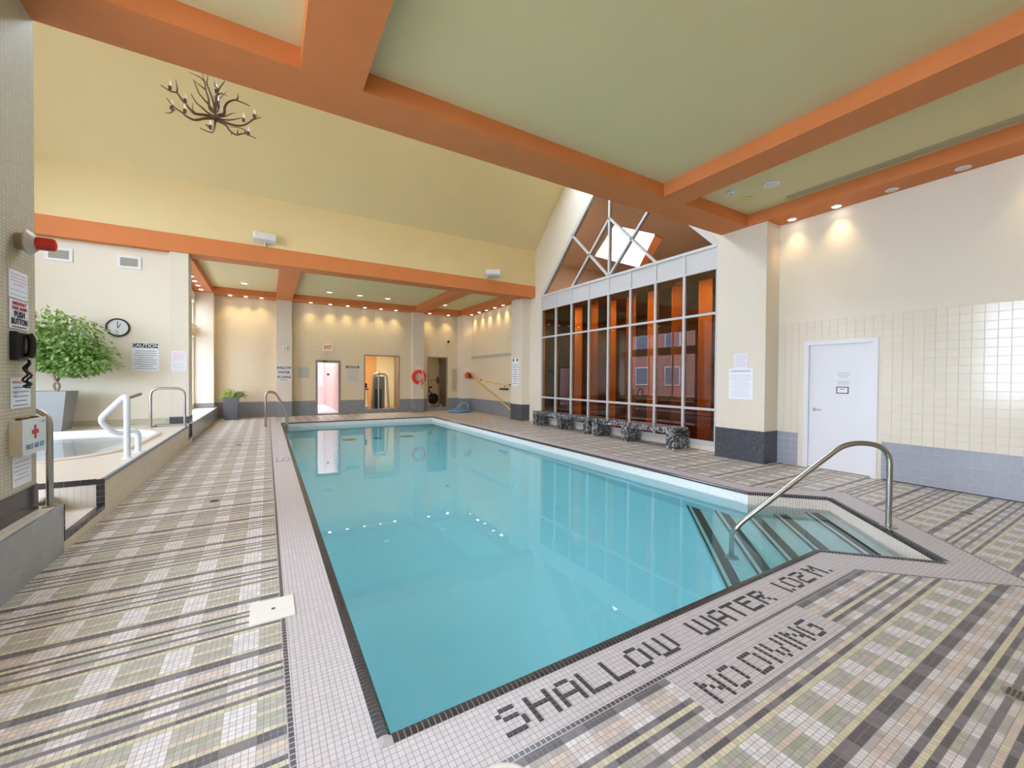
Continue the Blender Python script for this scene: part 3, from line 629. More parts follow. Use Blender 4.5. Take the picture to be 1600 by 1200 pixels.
# gym behind the far wall
peach = plain('gym_wall_paint', rgb(214, 156, 96), .7); gymc = plain('gym_cream', rgb(224, 204, 160), .7)
struct(MB().box(2.75, 8.05, YF + .2, 22.5, -.1, 0).build('floor_gym', plain('gym_floor', rgb(150, 132, 112), .6, noise=.1)), 'tan gym floor beyond the far wall')
struct(MB().box(2.75, 8.05, YF + .2, 22.5, 3.0, 3.1).build('ceiling_gym', gymc)); struct(MB().box(2.75, 2.85, YF + .2, 22.5, 0, 3).build('wall_gym_left', gymc)); struct(MB().box(7.95, 8.05, YF + .2, 22.5, 0, 3).build('wall_gym_right', plain('gym_brown', rgb(120, 104, 84), .7)))
struct(MB().box(2.85, 4.7, 21.0, 21.1, 0, 3).build('wall_gym_orange', peach), 'orange gym wall behind the arched machine'); struct(MB().box(4.7, 8.05, 21.0, 21.1, 0, 3).build('wall_gym_back', gymc), 'cream gym wall')
struct(MB().box(5.35, 5.5, YF + .2, 20.2, 0, 3).build('partition_wall_gym', plain('gym_brown', rgb(120, 104, 84), .7)))
for x in (4.0, 6.6):  # unseen panel lights added to light the gym
    t = thing('gym_fill_light', 'added gym fill light above the %s' % ('arched cable machine' if x < 5 else 'weight bench'), 'fill light', (x, 18.9, 2.96))
    MB().box(x - .3, x + .3, 18.6, 19.2, 2.96, 3.0).build('diffuser', plain('gym_fill_panel', rgb(255, 250, 240), .5, emit=(1, .93, .82, 1), es=6 if x < 5 else 2.0), t)
    l = bpy.data.lights.new('gym_fill_lamp', 'AREA'); l.size = .55; l.energy = 90 if x < 5 else 26; l.color = (1, .92, .8); lo = bpy.data.objects.new('gym_fill_lamp', l); COL.objects.link(lo); lo.parent = t; lo.location = (0, 0, -.03)
gm = plain('machine_grey', rgb(168, 172, 168), .35, .3); gd = plain('machine_dark', rgb(70, 76, 74), .5)
t = thing('cable_machine', 'grey arched cable exercise machine behind the wide gym window', 'exercise machine', (4.2, 18.2, 0))
MB().tube(arc([(3.86, 18.2, 0), (3.93, 18.2, 1.62), (4.50, 18.2, 1.62), (4.60, 18.2, 0)], .2), .045, 8).build('arched_frame', gm, t, True)
MB().tube([(4.17, 18.25, 0), (4.17, 18.25, 1.75)], .04, 8).build('centre_post', gm, t, True)
MB().box(4.02, 4.32, 18.3, 18.45, .05, .95).build('weight_stack', gd, t); MB().box(3.80, 4.65, 18.05, 18.5, 0, .06).build('base', gm, t); MB().box(3.95, 4.45, 18.34, 18.36, .1, 1.5).build('shroud', plain('machine_shroud', rgb(132, 138, 132), .5), t)
t = thing('treadmill', 'silver and black treadmill seen in the gym window corner', 'exercise machine', (3.55, 18.6, 0))
MB().box(3.3, 3.75, 18.2, 19.6, .05, .22).build('deck', plain('treadmill_silver', rgb(200, 200, 204), .4), t); MB().tube([(3.36, 18.4, .2), (3.40, 18.7, 1.05)], .035, 8).build('upright', M['white'], t); MB().tube([(3.70, 18.4, .2), (3.68, 18.7, 1.05)], .035, 8).build('upright', M['white'], t)
MB().box(3.32, 3.76, 18.6, 18.85, 1.0, 1.2).build('console', M['black'], t); MB().tube([(3.34, 18.35, .95), (3.76, 18.35, .95)], .03, 8).build('handlebar', M['black'], t)
t = thing('weight_bench', 'chrome weight machine behind the narrow glass door', 'exercise machine', (6.6, 18.4, 0))
for x in (6.25, 6.95): MB().tube([(x, 18.3, 0), (x, 18.3, 2.1)], .035, 8).build('upright', gm, t, True)
MB().tube([(6.2, 18.3, 1.35), (7.0, 18.3, 1.35)], .025, 8).build('bar', M['steel'], t, True); MB().box(6.45, 6.75, 18.2, 19.3, .42, .5).build('bench_pad', M['black'], t); MB().tube([(6.4, 18.25, .95), (6.85, 18.6, .5)], .03, 8).build('lever', M['black'], t)
MB().box(6.3, 6.9, 18.3, 18.5, .05, .12).build('foot_plate', M['steel'], t)
for x in (6.32, 6.88):
    MB().lathe((x, 18.3, 1.35), [(.16, -.02), (.16, .02)], 16, 0).build('weight_plate', M['black'], t)
for i, z in enumerate((1.55, 1.75, 1.95)): MB().ball((6.22, 18.2, z), .05).build('knob', M['white'], t)
t = thing('exercise_bike', 'black and silver exercise bike low behind the narrow glass door', 'exercise machine', (7.2, 19.6, 0))
MB().tube(arc([(6.9, 19.6, .45), (7.15, 19.6, .75), (7.45, 19.6, .35)], .1), .04, 8).build('frame', gm, t, True); MB().lathe((7.15, 19.6, .42), [(.26, -.05), (.28, 0), (.26, .05)], 24, 1).build('flywheel', M['black'], t, True)
MB().box(6.75, 7.05, 19.5, 19.7, .95, 1.03).build('saddle', M['black'], t); MB().tube([(6.9, 19.6, .45), (6.9, 19.6, .95)], .03, 8).build('seat_post', M['steel'], t, True); MB().tube(arc([(7.45, 19.6, .35), (7.5, 19.6, 1.2), (7.3, 19.6, 1.35)], .1), .03, 8).build('handlebar', M['steel'], t, True)
for x_ in (6.85, 7.45): MB().box(x_ - .04, x_ + .04, 19.3, 19.9, 0, .14).build('foot', M['white'], t)

# ------------------------------------------------------------------ doors and windows in the walls
d1 = struct(empty('door_1', (XW, 2.93, 0)), 'white painted service door with notices in the tiled wall')
MB().box(XW + .03, XW + .075, 2.49, 3.36, .012, 2.045).build('leaf', M['white'], d1)
fm = MB(); fm.box(XW - .02, XW + .1, 3.345, 3.415, 0, 2.11); fm.box(XW - .02, XW + .1, 2.435, 2.505, 0, 2.11); fm.box(XW - .02, XW + .1, 2.505, 3.345, 2.04, 2.11); fm.build('frame', M['white'], d1)
h = MB((XW + .03, 3.265, .975), **FX).lathe((0, 0, 0), [(.028, 0), (.028, .012)], 16).build('handle', M['steel'], d1, True)
MB((XW + .03, 3.265, .975), **FX).tube(arc([(0, 0, .01), (0, 0, .05), (.11, 0, .05)], .02), .009, 8).build('lever', M['steel'], h, True)
MB().box(XW + .2, XW + .22, 2.3, 3.5, 0, 2.2).build('backing', M['black'], d1)
d2 = struct(empty('door_2', (2.04, YF, 0)), 'aluminium framed glass exit door opening on to bright daylight')
fm = MB(); fm.box(DX[0], DX[0] + .07, YF - .02, YF + .1, 0, DX[2]); fm.box(DX[1] - .07, DX[1], YF - .02, YF + .1, 0, DX[2]); fm.box(DX[0] + .07, DX[1] - .07, YF - .02, YF + .1, DX[2] - .1, DX[2]); fm.box(DX[0] + .07, DX[1] - .07, YF - .02, YF + .1, 0, .05); fm.build('frame', M['alud'], d2)
MB().add([(DX[0] + .07, YF + .03, .05), (DX[1] - .07, YF + .03, .05), (DX[1] - .07, YF + .03, DX[2] - .1), (DX[0] + .07, YF + .03, DX[2] - .1)], [(0, 1, 2, 3)]).build('pane', M['clear'], d2)
MB().box(2.0, 2.08, YF + .01, YF + .025, 1.52, 1.6).build('plate', plain('brown_plate', rgb(90, 60, 50), .5), d2); MB().box(2.36, 2.42, YF - .06, YF - .02, 1.12, 1.2).build('lock', M['white'], d2)
MB().box(1.85, 1.98, YF - .05, YF - .02, DX[2] - .06, DX[2] - .03).build('closer', M['black'], d2)
for nm, ww, lab in (('window_5', W1, 'wide fixed window into the gym'), ('door_3', W2, 'narrow glass door into the gym')):
    r_ = struct(empty(nm, ((ww[0] + ww[1]) / 2, YF, ww[2])), lab); t_ = .045; fm = MB()
    fm.box(ww[0], ww[0] + t_, YF - .01, YF + .1, ww[2], ww[3]); fm.box(ww[1] - t_, ww[1], YF - .01, YF + .1, ww[2], ww[3]); fm.box(ww[0] + t_, ww[1] - t_, YF - .01, YF + .1, ww[3] - t_, ww[3]); fm.box(ww[0] + t_, ww[1] - t_, YF - .01, YF + .1, ww[2], ww[2] + t_)
    fm.build('frame', M['alud'], r_)
    MB().add([(ww[0] + t_, YF + .04, ww[2] + t_), (ww[1] - t_, YF + .04, ww[2] + t_), (ww[1] - t_, YF + .04, ww[3] - t_), (ww[0] + t_, YF + .04, ww[3] - t_)], [(0, 1, 2, 3)]).build('pane', M['clear'] if nm == 'window_5' else glass('smoked_glass', (.62, .6, .55, 1), 1.35), r_)

# ------------------------------------------------------------------ signs
def text(body, size, o, fr, m, parent, align='CENTER', bold=0.0, sx=1.0, name='lettering'):
    cu = bpy.data.curves.new('t', 'FONT'); cu.body = body; cu.size = size; cu.align_x = align; cu.align_y = 'CENTER'; cu.offset = bold; cu.resolution_u = 2; cu.extrude = .0008
    to = bpy.data.objects.new('t', cu); COL.objects.link(to); dg = bpy.context.evaluated_depsgraph_get(); dg.update()
    me = bpy.data.meshes.new_from_object(to.evaluated_get(dg)); bpy.data.objects.remove(to); bpy.data.curves.remove(cu)
    u, v, n_ = Vector(fr['u']), Vector(fr['v']), Vector(fr['n']); org = wloc(parent)
    for vv in me.vertices: c = vv.co.copy(); vv.co = Vector(o) + u * c.x * sx + v * c.y + n_ * c.z - org
    me.name = name; me.materials.clear(); me.materials.append(m); ob = bpy.data.objects.new(name, me); COL.objects.link(ob); ob.parent = parent; return ob
def sign(name, label, cat, o, fr, w_, h_, m, lines=(), th=.006, group=None, border=None):
    """flat notice centred at o; lines: (y, kind, payload) in the notice's own frame"""
    t = thing(name, label, cat, o, group)
    MB(o, **fr).box(-w_ / 2, w_ / 2, -h_ / 2, h_ / 2, .001, th).build('board', m, t)
    u, v, n_ = Vector(fr['u']), Vector(fr['v']), Vector(fr['n']); O = Vector(o)
    for ln in lines:
        if ln[0] == 'text': _, body, size, y, mm, bold = ln[:6]; text(body, size, tuple(O + v * y + n_ * (th + .003)), fr, mm, t, bold=bold, sx=ln[6] if len(ln) > 6 else 1)
        elif ln[0] == 'bars':
            _, y0, y1, k, mm = ln; mb = MB(o, **fr); rng = random.Random(k * 7 + int(w_ * 1000))
            for i in range(k):
                y = y0 + (y1 - y0) * i / max(1, k - 1); ww = w_ * (.38 + .05 * rng.random() - (.12 if i % 4 == 3 else 0)); mb.box(-ww, ww, y - .13 * abs(y1 - y0) / k, y + .13 * abs(y1 - y0) / k, th, th + .001)
            mb.build('printed_lines', mm, t)
        elif ln[0] == 'band': _, y0, y1, ww, mm = ln; MB(o, **fr).box(-ww / 2, ww / 2, y0, y1, th, th + .0015).build('band', mm, t)
    return t
P_, K_, RP, PR = M['paper'], M['navy'], M['redprint'], M['print']
sign('notice', 'upper white notice with red print above the emergency sign on the tiled pillar', 'notice', (-1.55, 4.40, 2.10), FL, .265, .20, P_, [('bars', .07, -.0, 4, M['pinkprint']), ('bars', -.04, -.075, 2, PR)])
sign('emergency_sign', 'white EMERGENCY PUSH BUTTON sign above the black phone', 'sign', (-1.55, 4.405, 1.885), FL, .265, .205, P_, [('text', 'EMERGENCY', .034, .078, RP, .0006), ('text', 'PANIC ALARM', .032, .045, RP, .0006), ('text', 'PUSH', .062, 0, K_, .0012), ('text', 'BUTTON', .062, -.052, K_, .0012, .9), ('band', -.092, -.085, .2, K_)])
sign('notice', 'white notice with blue text lines below the black phone', 'notice', (-1.55, 4.42, 1.32), FL, .28, .22, P_, [('band', .07, .085, .24, M['pinkprint']), ('bars', .04, -.09, 5, M['blueprint'])])
sign('notice', 'white paper sheet below the first aid box', 'notice', (-1.55, 4.43, .755), FL, .27, .225, P_, [('bars', .06, -.06, 5, PR)])
sign('caution_sign', 'white CAUTION sign with dark heading on the clock wall', 'sign', (-2.26, 11.75, 1.86), FY, .45, .61, P_, [('band', .20, .295, .44, K_), ('text', 'CAUTION', .105, .245, P_, .002, .95), ('bars', .13, -.25, 9, M['blueprint'])])
sign('notice', 'upper pinkish paper notice on the narrow pilaster', 'notice', (-1.67, 11.6, 1.90), FY, .27, .215, plain('pink_paper', rgb(236, 226, 234), .6), [('bars', .06, -.07, 5, M['pinkprint'])])
sign('notice', 'lower white paper notice on the narrow pilaster', 'notice', (-1.67, 11.6, 1.67), FY, .27, .215, P_, [('bars', .06, -.07, 4, PR)])
sign('depth_sign', 'white SHALLOW WATER NO DIVING sign on the far pillar', 'sign', (.54, 17.0, 1.59), FY, .50, .60, plain('sign_white', rgb(222, 222, 222), .5), [('text', 'SHALLOW', .135, .19, K_, .003, .74), ('text', 'WATER', .135, .02, K_, .003, .8), ('text', 'NO DIVING', .135, -.15, K_, .003, .62), ('band', -.26, -.245, .25, K_)])
t = sign('caution_sign', 'small CAUTION rules sign between the exit door and the gym window', 'sign', (2.93, YF, 1.60), FY, .46, .62, plain('sign_grey', rgb(206, 206, 200), .5), [('band', .22, .31, .5, K_), ('text', 'CAUTION', .1, .265, P_, .002, .9), ('bars', .15, -.25, 8, PR)])
sign('notice', 'blank pale green panel on the wall beside the exit door', 'panel', (1.19, YF, 1.62), FY, .36, .40, plain('pale_green_panel', rgb(182, 190, 176), .5), [], .015)
t = thing('exit_sign', 'white EXIT sign with red letters above the glass door', 'exit sign', (2.02, YF, 2.60)); MB((2.02, YF, 2.60), **FY).box(-.17, .17, -.14, .14, .0, .05).build('housing', plain('exit_white', rgb(236, 226, 206), .5), t); text('EXIT', .19, (2.02, YF - .052, 2.60), FY, M['redprint'], t, bold=.004, sx=.72)
t = thing('thermostat', 'small white wall box on the pillar above the shallow water sign', 'wall box', (.57, 17.0, 2.50)); MB((.57, 17.0, 2.50), **FY).bevbox(-.07, .07, -.08, .08, 0, .05, .01).build('case', M['white'], t); MB((.57, 17.0, 2.50), **FY).box(-.03, .03, -.03, .03, .05, .055).build('dial', PR, t)
sign('notice', 'white two by two notice above the ring buoy', 'notice', (5.53, 17.0, 1.83), FY, .22, .20, P_, [('bars', .05, -.05, 2, M['pinkprint'])])
sign('notice', 'pinkish notice above the orange throw rope', 'notice', (7.66, 16.62, 1.83), FY, .22, .20, P_, [('bars', .05, -.05, 2, M['pinkprint'])])
t = sign('notice', 'tall white rules sheet with two dark dots on the pillar past the benches', 'notice', (7.5, 12.3, 1.68), FX, .42, .95, P_, [('bars', .25, -.4, 9, M['blueprint'])])
for s in (-.13, .13): MB((7.5, 12.3, 2.10), **FX).lathe((s, 0, .006), [(.045, 0), (.045, .004)], 14).build('dark_dot', K_, t)
sign('notice', 'upper small paper notice on the pillar beside the white door', 'notice', (7.38, 4.25, 1.80), FX, .26, .265, plain('lilac_paper', rgb(230, 224, 236), .6), [('bars', .09, -.09, 7, PR)])
sign('notice', 'large white notice on the pillar beside the white door', 'notice', (7.38, 4.25, 1.385), FX, .44, .56, P_, [('band', .22, .245, .36, PR), ('bars', .15, -.22, 11, plain('pale_print', rgb(196, 200, 212), .6))])
t = sign('door_notice', 'printed notice high on the white door', 'notice', (XW + .03, 2.875, 1.545), FX, .20, .11, P_, [('bars', .035, -.035, 4, K_)])
t = sign('door_plate', 'small framed plate below the notice on the white door', 'plate', (XW + .03, 2.885, 1.305), FX, .16, .11, K_, [('band', -.042, .042, .135, P_), ('band', .01, .022, .06, PR)])
sign('door_label', 'pale paper label between notice and plate on the white door', 'label', (XW + .03, 2.88, 1.42), FX, .15, .06, plain('faint_label', rgb(214, 214, 222), .6), [('bars', .015, -.015, 2, PR)], .004)

# ------------------------------------------------------------------ things on the near pillar
t = thing('alarm_beacon', 'red alarm beacon with grey collar sticking out of the tiled pillar', 'alarm beacon', (-1.55, 4.40, 2.42))
MB().lathe((-1.55, 4.40, 2.42), [(.062, 0), (.062, .035), (.07, .037), (.07, .05)], 20, 0).build('back_box', plain('beacon_grey', rgb(146, 136, 120), .5), t, True)
MB().lathe((-1.50, 4.40, 2.42), [(.085, 0), (.09, .01), (.06, .045), (.05, .05)], 24, 0).build('collar', plain('beacon_collar', rgb(196, 190, 178), .4), t, True)
MB().lathe((-1.45, 4.40, 2.42), [(.048, 0), (.048, .075), (.042, .092), (.02, .10)], 20, 0).build('lens', plain('red_lens', rgb(200, 16, 22), .15), t, True)
t = thing('wall_phone', 'black wall telephone with hanging coiled cord on the tiled pillar', 'telephone', (-1.55, 4.37, 1.55))
MB((-1.55, 4.36, 1.655), **FL).bevbox(-.075, .075, -.10, .105, 0, .045, .012).build('body', M['black'], t)
MB().tube(smoothpath([(-1.49, 4.38, 1.75), (-1.478, 4.39, 1.71), (-1.478, 4.39, 1.62), (-1.49, 4.38, 1.58)]), .022, 10).build('handset', M['black'], t, True)
MB().box(-1.55, -1.50, 4.44, 4.52, 1.58, 1.62).build('hook', plain('dark_red_clip', rgb(80, 26, 26), .4), t)
pts = [(-1.50 + .012 * math.sin(k * .9), 4.385 + .03 * math.sin(k * math.pi / 22) + .012 * math.cos(k * .9), 1.56 - .20 * math.sin(k * math.pi / 44)) for k in range(45)]
MB().tube(pts, .008, 6).build('cord', M['black'], t, True)
t = thing('first_aid_box', 'white wall mounted FIRST AID KIT box with red cross', 'first aid box', (-1.55, 4.44, .87))
MB().box(-1.55, -1.492, 4.27, 4.62, .875, 1.125).build('case', plain('aged_white', rgb(222, 214, 196), .5, noise=.05), t); MB().bevbox(-1.492, -1.484, 4.265, 4.625, .87, 1.13, .002).build('lid', plain('aid_lid', rgb(214, 222, 222), .4), t)
mb = MB((-1.484, 4.45, 1.03), **FL); mb.box(-.015, .015, -.05, .05, 0, .002); mb.box(-.05, .05, -.015, .015, .0, .0021); mb.build('red_cross', M['redprint'], t)
text('FIRST AID KIT', .05, (-1.483, 4.45, .925), FL, M['blueprint'], t, bold=.001, sx=.92)
MB().box(-1.486, -1.481, 4.56, 4.60, 1.09, 1.105).build('latch', PR, t)
mb = MB(); rng = random.Random(4)
for i in range(9): a = rng.uniform(4.28, 4.56); mb.box(-1.54 + rng.random() * .02, -1.515 + rng.random() * .02, a, a + .04, 1.125, 1.131 + .01 * rng.random())
mb.build('rust_debris', plain('rust', rgb(120, 78, 46), .9), t)

# ------------------------------------------------------------------ rails
def rail(name, label, pts, rad, r_, m, feet=(), fr_=.045, grp=None, n=8, cat='handrail'):
    t = thing(name, label, cat, pts[0], grp); MB().tube(arc(pts, rad, n), r_, 12).build('tube', m, t, True)
    for f in feet: MB().lathe(f, [(fr_, 0), (fr_, .008), (r_ * 1.2, .014)], 20).build('flange', m, t, True)
    return t
rail('grab_rail', 'steel loop rail at the near steps behind the tiled pillar', [(-1.49, 4.70, PZ), (-1.49, 4.70, 1.18), (-2.05, 4.70, 1.18), (-2.05, 4.70, PZ)], .14, .022, M['steel'], [(-1.49, 4.70, PZ), (-2.05, 4.70, PZ)])
rail('grab_rail', 'steel loop rail at the far end of the hot tub', [(-1.475, 10.88, PZ), (-1.475, 10.88, 1.2), (-2.02, 10.88, 1.2), (-2.02, 10.88, PZ)], .16, .024, M['steel'], [(-1.475, 10.88, PZ), (-2.02, 10.88, PZ)])
t = rail('tub_rail', 'white bent handrail at the edge of the hot tub', [(-1.525, 6.98, PZ), (-1.525, 6.98, 1.22), (-1.85, 7.22, .88), (-1.72, 7.38, .66), (-1.525, 7.5, .72), (-1.525, 7.5, PZ)], .11, .034, M['whitemetal'], [(-1.525, 6.98, PZ), (-1.525, 7.5, PZ)], .06)
MB().tube([(-1.535, 7.02, 1.16), (-1.50, 7.5, 1.20)], .022, 10).build('cross_grip', M['steel'], t, True)
nv = Vector((-1, 1, 0)) / r2; b0 = Vector((5.33, 1.56, 0))
q = lambda L_, z: tuple(b0 + nv * L_ + Vector((0, 0, z)))
rail('pool_handrail', 'long stainless handrail sloping into the corner steps', [q(0, 0), q(0, .80), q(.36, .84), q(1.42, -.17), q(1.42, -1.0)], .17, .026, M['steel'], [q(0, 0), q(1.42, -1.0)], .07)
t = thing('pool_ladder', 'stainless grab rails of the ladder at the far corner of the pool', 'ladder', (-.03, 13.9, 0))
for y in (13.85, 14.45):
    MB().tube(arc([(-.03, y, 0), (-.03, y, 1.0), (.20, y, 1.0), (.52, y, .42), (.52, y, -.9)], .2), .03, 10).build('rail', M['steel'], t, True)
for z in (-.35, -.65): MB().box(.46, .58, 13.85, 14.45, z, z + .02).build('rung', M['steel'], t)

# ------------------------------------------------------------------ floor fittings
t = thing('skimmer_lid', 'square white skimmer lid set in the deck beside the pool', 'skimmer lid', (.03, 2.93, 0)); MB().bevbox(-.09, .152, 2.80, 3.07, 0, .006, .003).build('cover', plain('lid_white', rgb(226, 222, 216), .5, noise=.05), t); MB().lathe((.035, 2.935, .006), [(.011, 0), (.011, .002)], 12).build('finger_hole', plain('hole_dark', rgb(90, 80, 74), .6), t)
t = thing('skimmer_lid', 'round white lid in the near border, mostly cut by the picture edge', 'skimmer lid', (.72, 1.22, 0)); MB().lathe((.72, 1.22, 0), [(.11, 0), (.11, .004), (.10, .007)], 32).build('cover', plain('lid_white', rgb(226, 222, 216), .5), t); MB().lathe((.72, 1.22, .007), [(.085, 0), (.085, .001)], 32).build('inner_ring', plain('lid_grey', rgb(206, 202, 196), .5), t)
for x, y, lab in ((-.523, 5.85, 'small round floor drain beside the hot tub steps'), (-.512, 10.44, 'small round floor drain far along the walkway'), (6.63, 1.285, 'round floor drain in front of the tiled wall'), (2.985, .40, 'dark floor drain among the plaid at the picture edge'), (7.1, 5.4, 'small round floor drain in front of the benches')):
    t = thing('floor_drain', lab, 'drain', (x, y, 0), 'floor drains'); MB().lathe((x, y, 0), [(.055, 0), (.055, .004)], 20).build('ring', M['alud'], t)
    mb = MB()
    for k in range(-2, 3): mb.box(x - .038, x + .038, y + k * .016 - .005, y + k * .016 + .005, .004, .006)
    mb.build('slots', plain('hole_dark', rgb(90, 80, 74), .6), t)
mb = MB()
for x, y, w_, h_ in ((.14, 8.05, .02, .4), (.14, 8.05, .09, .05), (.24, 8.05, .02, .25), (.24, 8.05, .09, .05), (.24, 8.3, .09, .05), (.33, 8.05, .02, .3)): mb.box(x, x + w_, y, y + h_, 0, .002)
mb.build('depth_mark', plain('grey_mark', rgb(150, 142, 150), .5), fl)['label'] = 'grey depth mark in the border'

# ------------------------------------------------------------------ benches
for i, (y0, y1, legs) in enumerate(((8.17, 10.75, ((8.17, 8.36), (9.30, 9.50), (10.54, 10.75))), (5.52, 8.02, ((5.52, 5.72), (6.81, 7.0), (7.82, 8.02))))):
    t = thing('bench', ('far black marble bench below the amber window, beside the pale pillar', 'near black marble bench below the amber window')[i], 'bench', (7.45, (y0 + y1) / 2, 0), 'marble benches')
    MB().bevbox(7.21, 7.67, y0, y1, .33, .45, .006).build('seat', M['marble'], t)
    for a, b in legs: MB().box(7.215, 7.665, a, b, 0, .33).build('leg', M['marble'], t)

# ------------------------------------------------------------------ safety gear at the far corner
t = thing('ring_buoy', 'red ring buoy with white rope hanging on the far pillar', 'ring buoy', (5.53, 16.99, 1.2))
c = Vector((5.53, 16.92, 1.49)); pts = [tuple(c + Vector((.245 * math.cos(a), 0, .245 * math.sin(a)))) for a in [k * 2 * math.pi / 32 for k in range(33)]]
MB().tube(pts, .07, 12, cap=False).build('ring', plain('buoy_red', rgb(226, 56, 30), .5), t, True)
MB().tube(smoothpath([(5.63, 16.84, 1.76), (5.68, 16.83, 1.6), (5.72, 16.83, 1.4), (5.66, 16.83, 1.3), (5.55, 16.84, 1.2)]), .014, 6).build('rope', M['paper'], t, True)
MB().tube(smoothpath([(5.55, 16.84, 1.36), (5.53, 16.84, 1.2), (5.50, 16.86, .98)]), .018, 6).build('rope_tail', M['paper'], t, True)
MB().box(5.51, 5.55, 16.88, 17.0, 1.66, 1.70).build('hook', M['alud'], t)
t = thing('throw_rope', 'bundle of orange throw rope with black straps on the corner pillar', 'throw rope', (7.70, 16.60, 1.2)); rng = random.Random(9)
mb = MB()
for k in range(9):
    a = rng.uniform(0, 6.28); rr = rng.uniform(.06, .14); cx, cz = 7.66 + rng.uniform(-.08, .10), 1.57 + rng.uniform(-.07, .06)
    mb.tube([(cx + rr * math.cos(a + j * .7), 16.56 - .01 * k * .6, cz + rr * .8 * math.sin(a + j * .7)) for j in range(10)], .022, 6)
mb.build('coil', plain('rope_orange', rgb(236, 120, 60), .6), t, True)
mb = MB(); mb.tube(smoothpath([(7.58, 16.46, 1.66), (7.66, 16.45, 1.60), (7.62, 16.45, 1.52), (7.70, 16.45, 1.48)]), .022, 6); mb.tube(smoothpath([(7.72, 16.46, 1.65), (7.68, 16.45, 1.56), (7.76, 16.45, 1.52)]), .02, 6); mb.build('strap', M['black'], t, True)
MB().tube(smoothpath([(7.72, 16.54, 1.45), (7.64, 16.54, 1.25), (7.68, 16.54, 1.02), (7.78, 16.54, 1.1), (7.80, 16.54, 1.4)]), .01, 6).build('loose_line', M['paper'], t, True)
MB().box(7.6, 7.75, 16.54, 16.62, 1.52, 1.6).build('bracket', M['alud'], t)
yel = plain('pole_yellow', rgb(226, 190, 92), .4)
t = thing('rescue_pole', 'long yellow pole leaning steeply down the wall to the pillar', 'pole', (7.80, 13.1, .3)); MB().tube([(7.80, 16.2, 1.43), (7.74, 12.9, .26)], .025, 8).build('shaft', yel, t, True); MB().tube(smoothpath([(7.80, 16.2, 1.43), (7.79, 16.45, 1.50), (7.74, 16.5, 1.42)]), .02, 8).build('hook', M['steel'], t, True)
t = thing('pool_brush', 'thin yellow pole with dark brush hung level on the far right wall', 'brush', (7.80, 13.5, 1.0)); MB().tube([(7.77, 15.7, 1.37), (7.74, 13.0, 1.18)], .018, 8).build('shaft', yel, t, True)
MB().box(7.72, 7.80, 13.30, 13.86, 1.02, 1.08).build('brush_head', plain('brush_navy', rgb(44, 40, 66), .6), t); MB().tube([(7.77, 13.5, 1.20), (7.76, 13.55, 1.06)], .015, 8).build('neck', M['alud'], t)
for y in (15.6, 13.2): MB().box(7.76, 7.84, y - .02, y + .02, 1.2 if y < 14 else 1.36, 1.25 if y < 14 else 1.41).build('wall_hook', M['alud'], t)
o = MB().box(XFAR - .012, XFAR, 12.6, 16.62, 2.30, 2.42).build('trim_1', plain('grey_trim', rgb(176, 172, 164), .5)); struct(o, 'grey band along the wall above the yellow poles')
t = thing('pool_hose', 'blue vacuum hose coiled flat on the deck in the far corner', 'hose', (7.15, 16.3, 0)); blue = plain('hose_blue', rgb(70, 130, 196), .45)
pts = []
for k in range(90):
    a = k * .35; rr = .52 - k * .0032; pts.append((7.08 + rr * math.cos(a), 16.12 + rr * .75 * math.sin(a), .03 + .0008 * k))
MB().tube(pts, .03, 6).build('coil', blue, t, True); MB().tube(smoothpath([(6.75, 16.0, .08), (6.98, 15.95, .30), (7.2, 15.95, .42), (7.36, 15.98, .30), (7.40, 16.0, .08)]), .028, 8).build('raised_loop', plain('hose_pale_blue', rgb(120, 170, 214), .45), t, True)
t = thing('dome_camera', 'small black dome camera high on the far wall', 'camera', (6.97, YF, 3.09)); MB((6.97, YF, 3.09), **FY).lathe((0, 0, 0), [(.08, 0), (.08, .03)], 20).build('mount', M['white'], t, True); MB((6.97, YF, 3.09), **FY).ball((0, 0, .04), .065).build('dome', M['black'], t, True)
t = thing('wall_grille', 'slim tan grille on the far wall beside the corner pillar', 'grille', (7.3, YF, 1.15)); MB((7.27, YF, 1.38), **FY).box(-.12, .12, -.55, .5, 0, .02).build('plate', plain('tan_plate', rgb(196, 182, 152), .5), t)
for k in range(8): MB((7.27, YF, .93 + k * .12), **FY).box(-.09, .09, 0, .05, .02, .026).build('slat', plain('tan_slat', rgb(172, 158, 130), .5), t)

# ------------------------------------------------------------------ clock wall fittings
t = thing('wall_clock', 'round white clock with black rim above the CAUTION sign', 'clock', (-2.70, 11.75, 2.47)); o_ = (-2.70, 11.75, 2.47)
MB(o_, **FY).lathe((0, 0, 0), [(.195, 0), (.195, .03), (.185, .045), (.165, .045), (.16, .02)], 36).build('rim', M['black'], t, True); MB(o_, **FY).lathe((0, 0, .018), [(.165, 0), (.165, .008)], 36).build('dial', plain('clock_face', rgb(226, 226, 230), .5), t)
mb = MB(o_, **FY)
for k in range(12):
    a = k * math.pi / 6; mb.box(.135 * math.sin(a) - .006, .135 * math.sin(a) + .006, .135 * math.cos(a) - .010, .135 * math.cos(a) + .010, .027, .029)
mb.build('hour_marks', PR, t)
MB(o_, **FY).add([(-.005, -.02, .031), (.005, -.02, .031), (.001, .125, .031), (-.012, .125, .031)], [(0, 1, 2, 3)]).build('minute_hand', M['black'], t)
MB(o_, **FY).add([(-.008, -.01, .032), (.006, -.016, .032), (.055, .075, .032), (.045, .08, .032)], [(0, 1, 2, 3)]).build('hour_hand', M['black'], t)
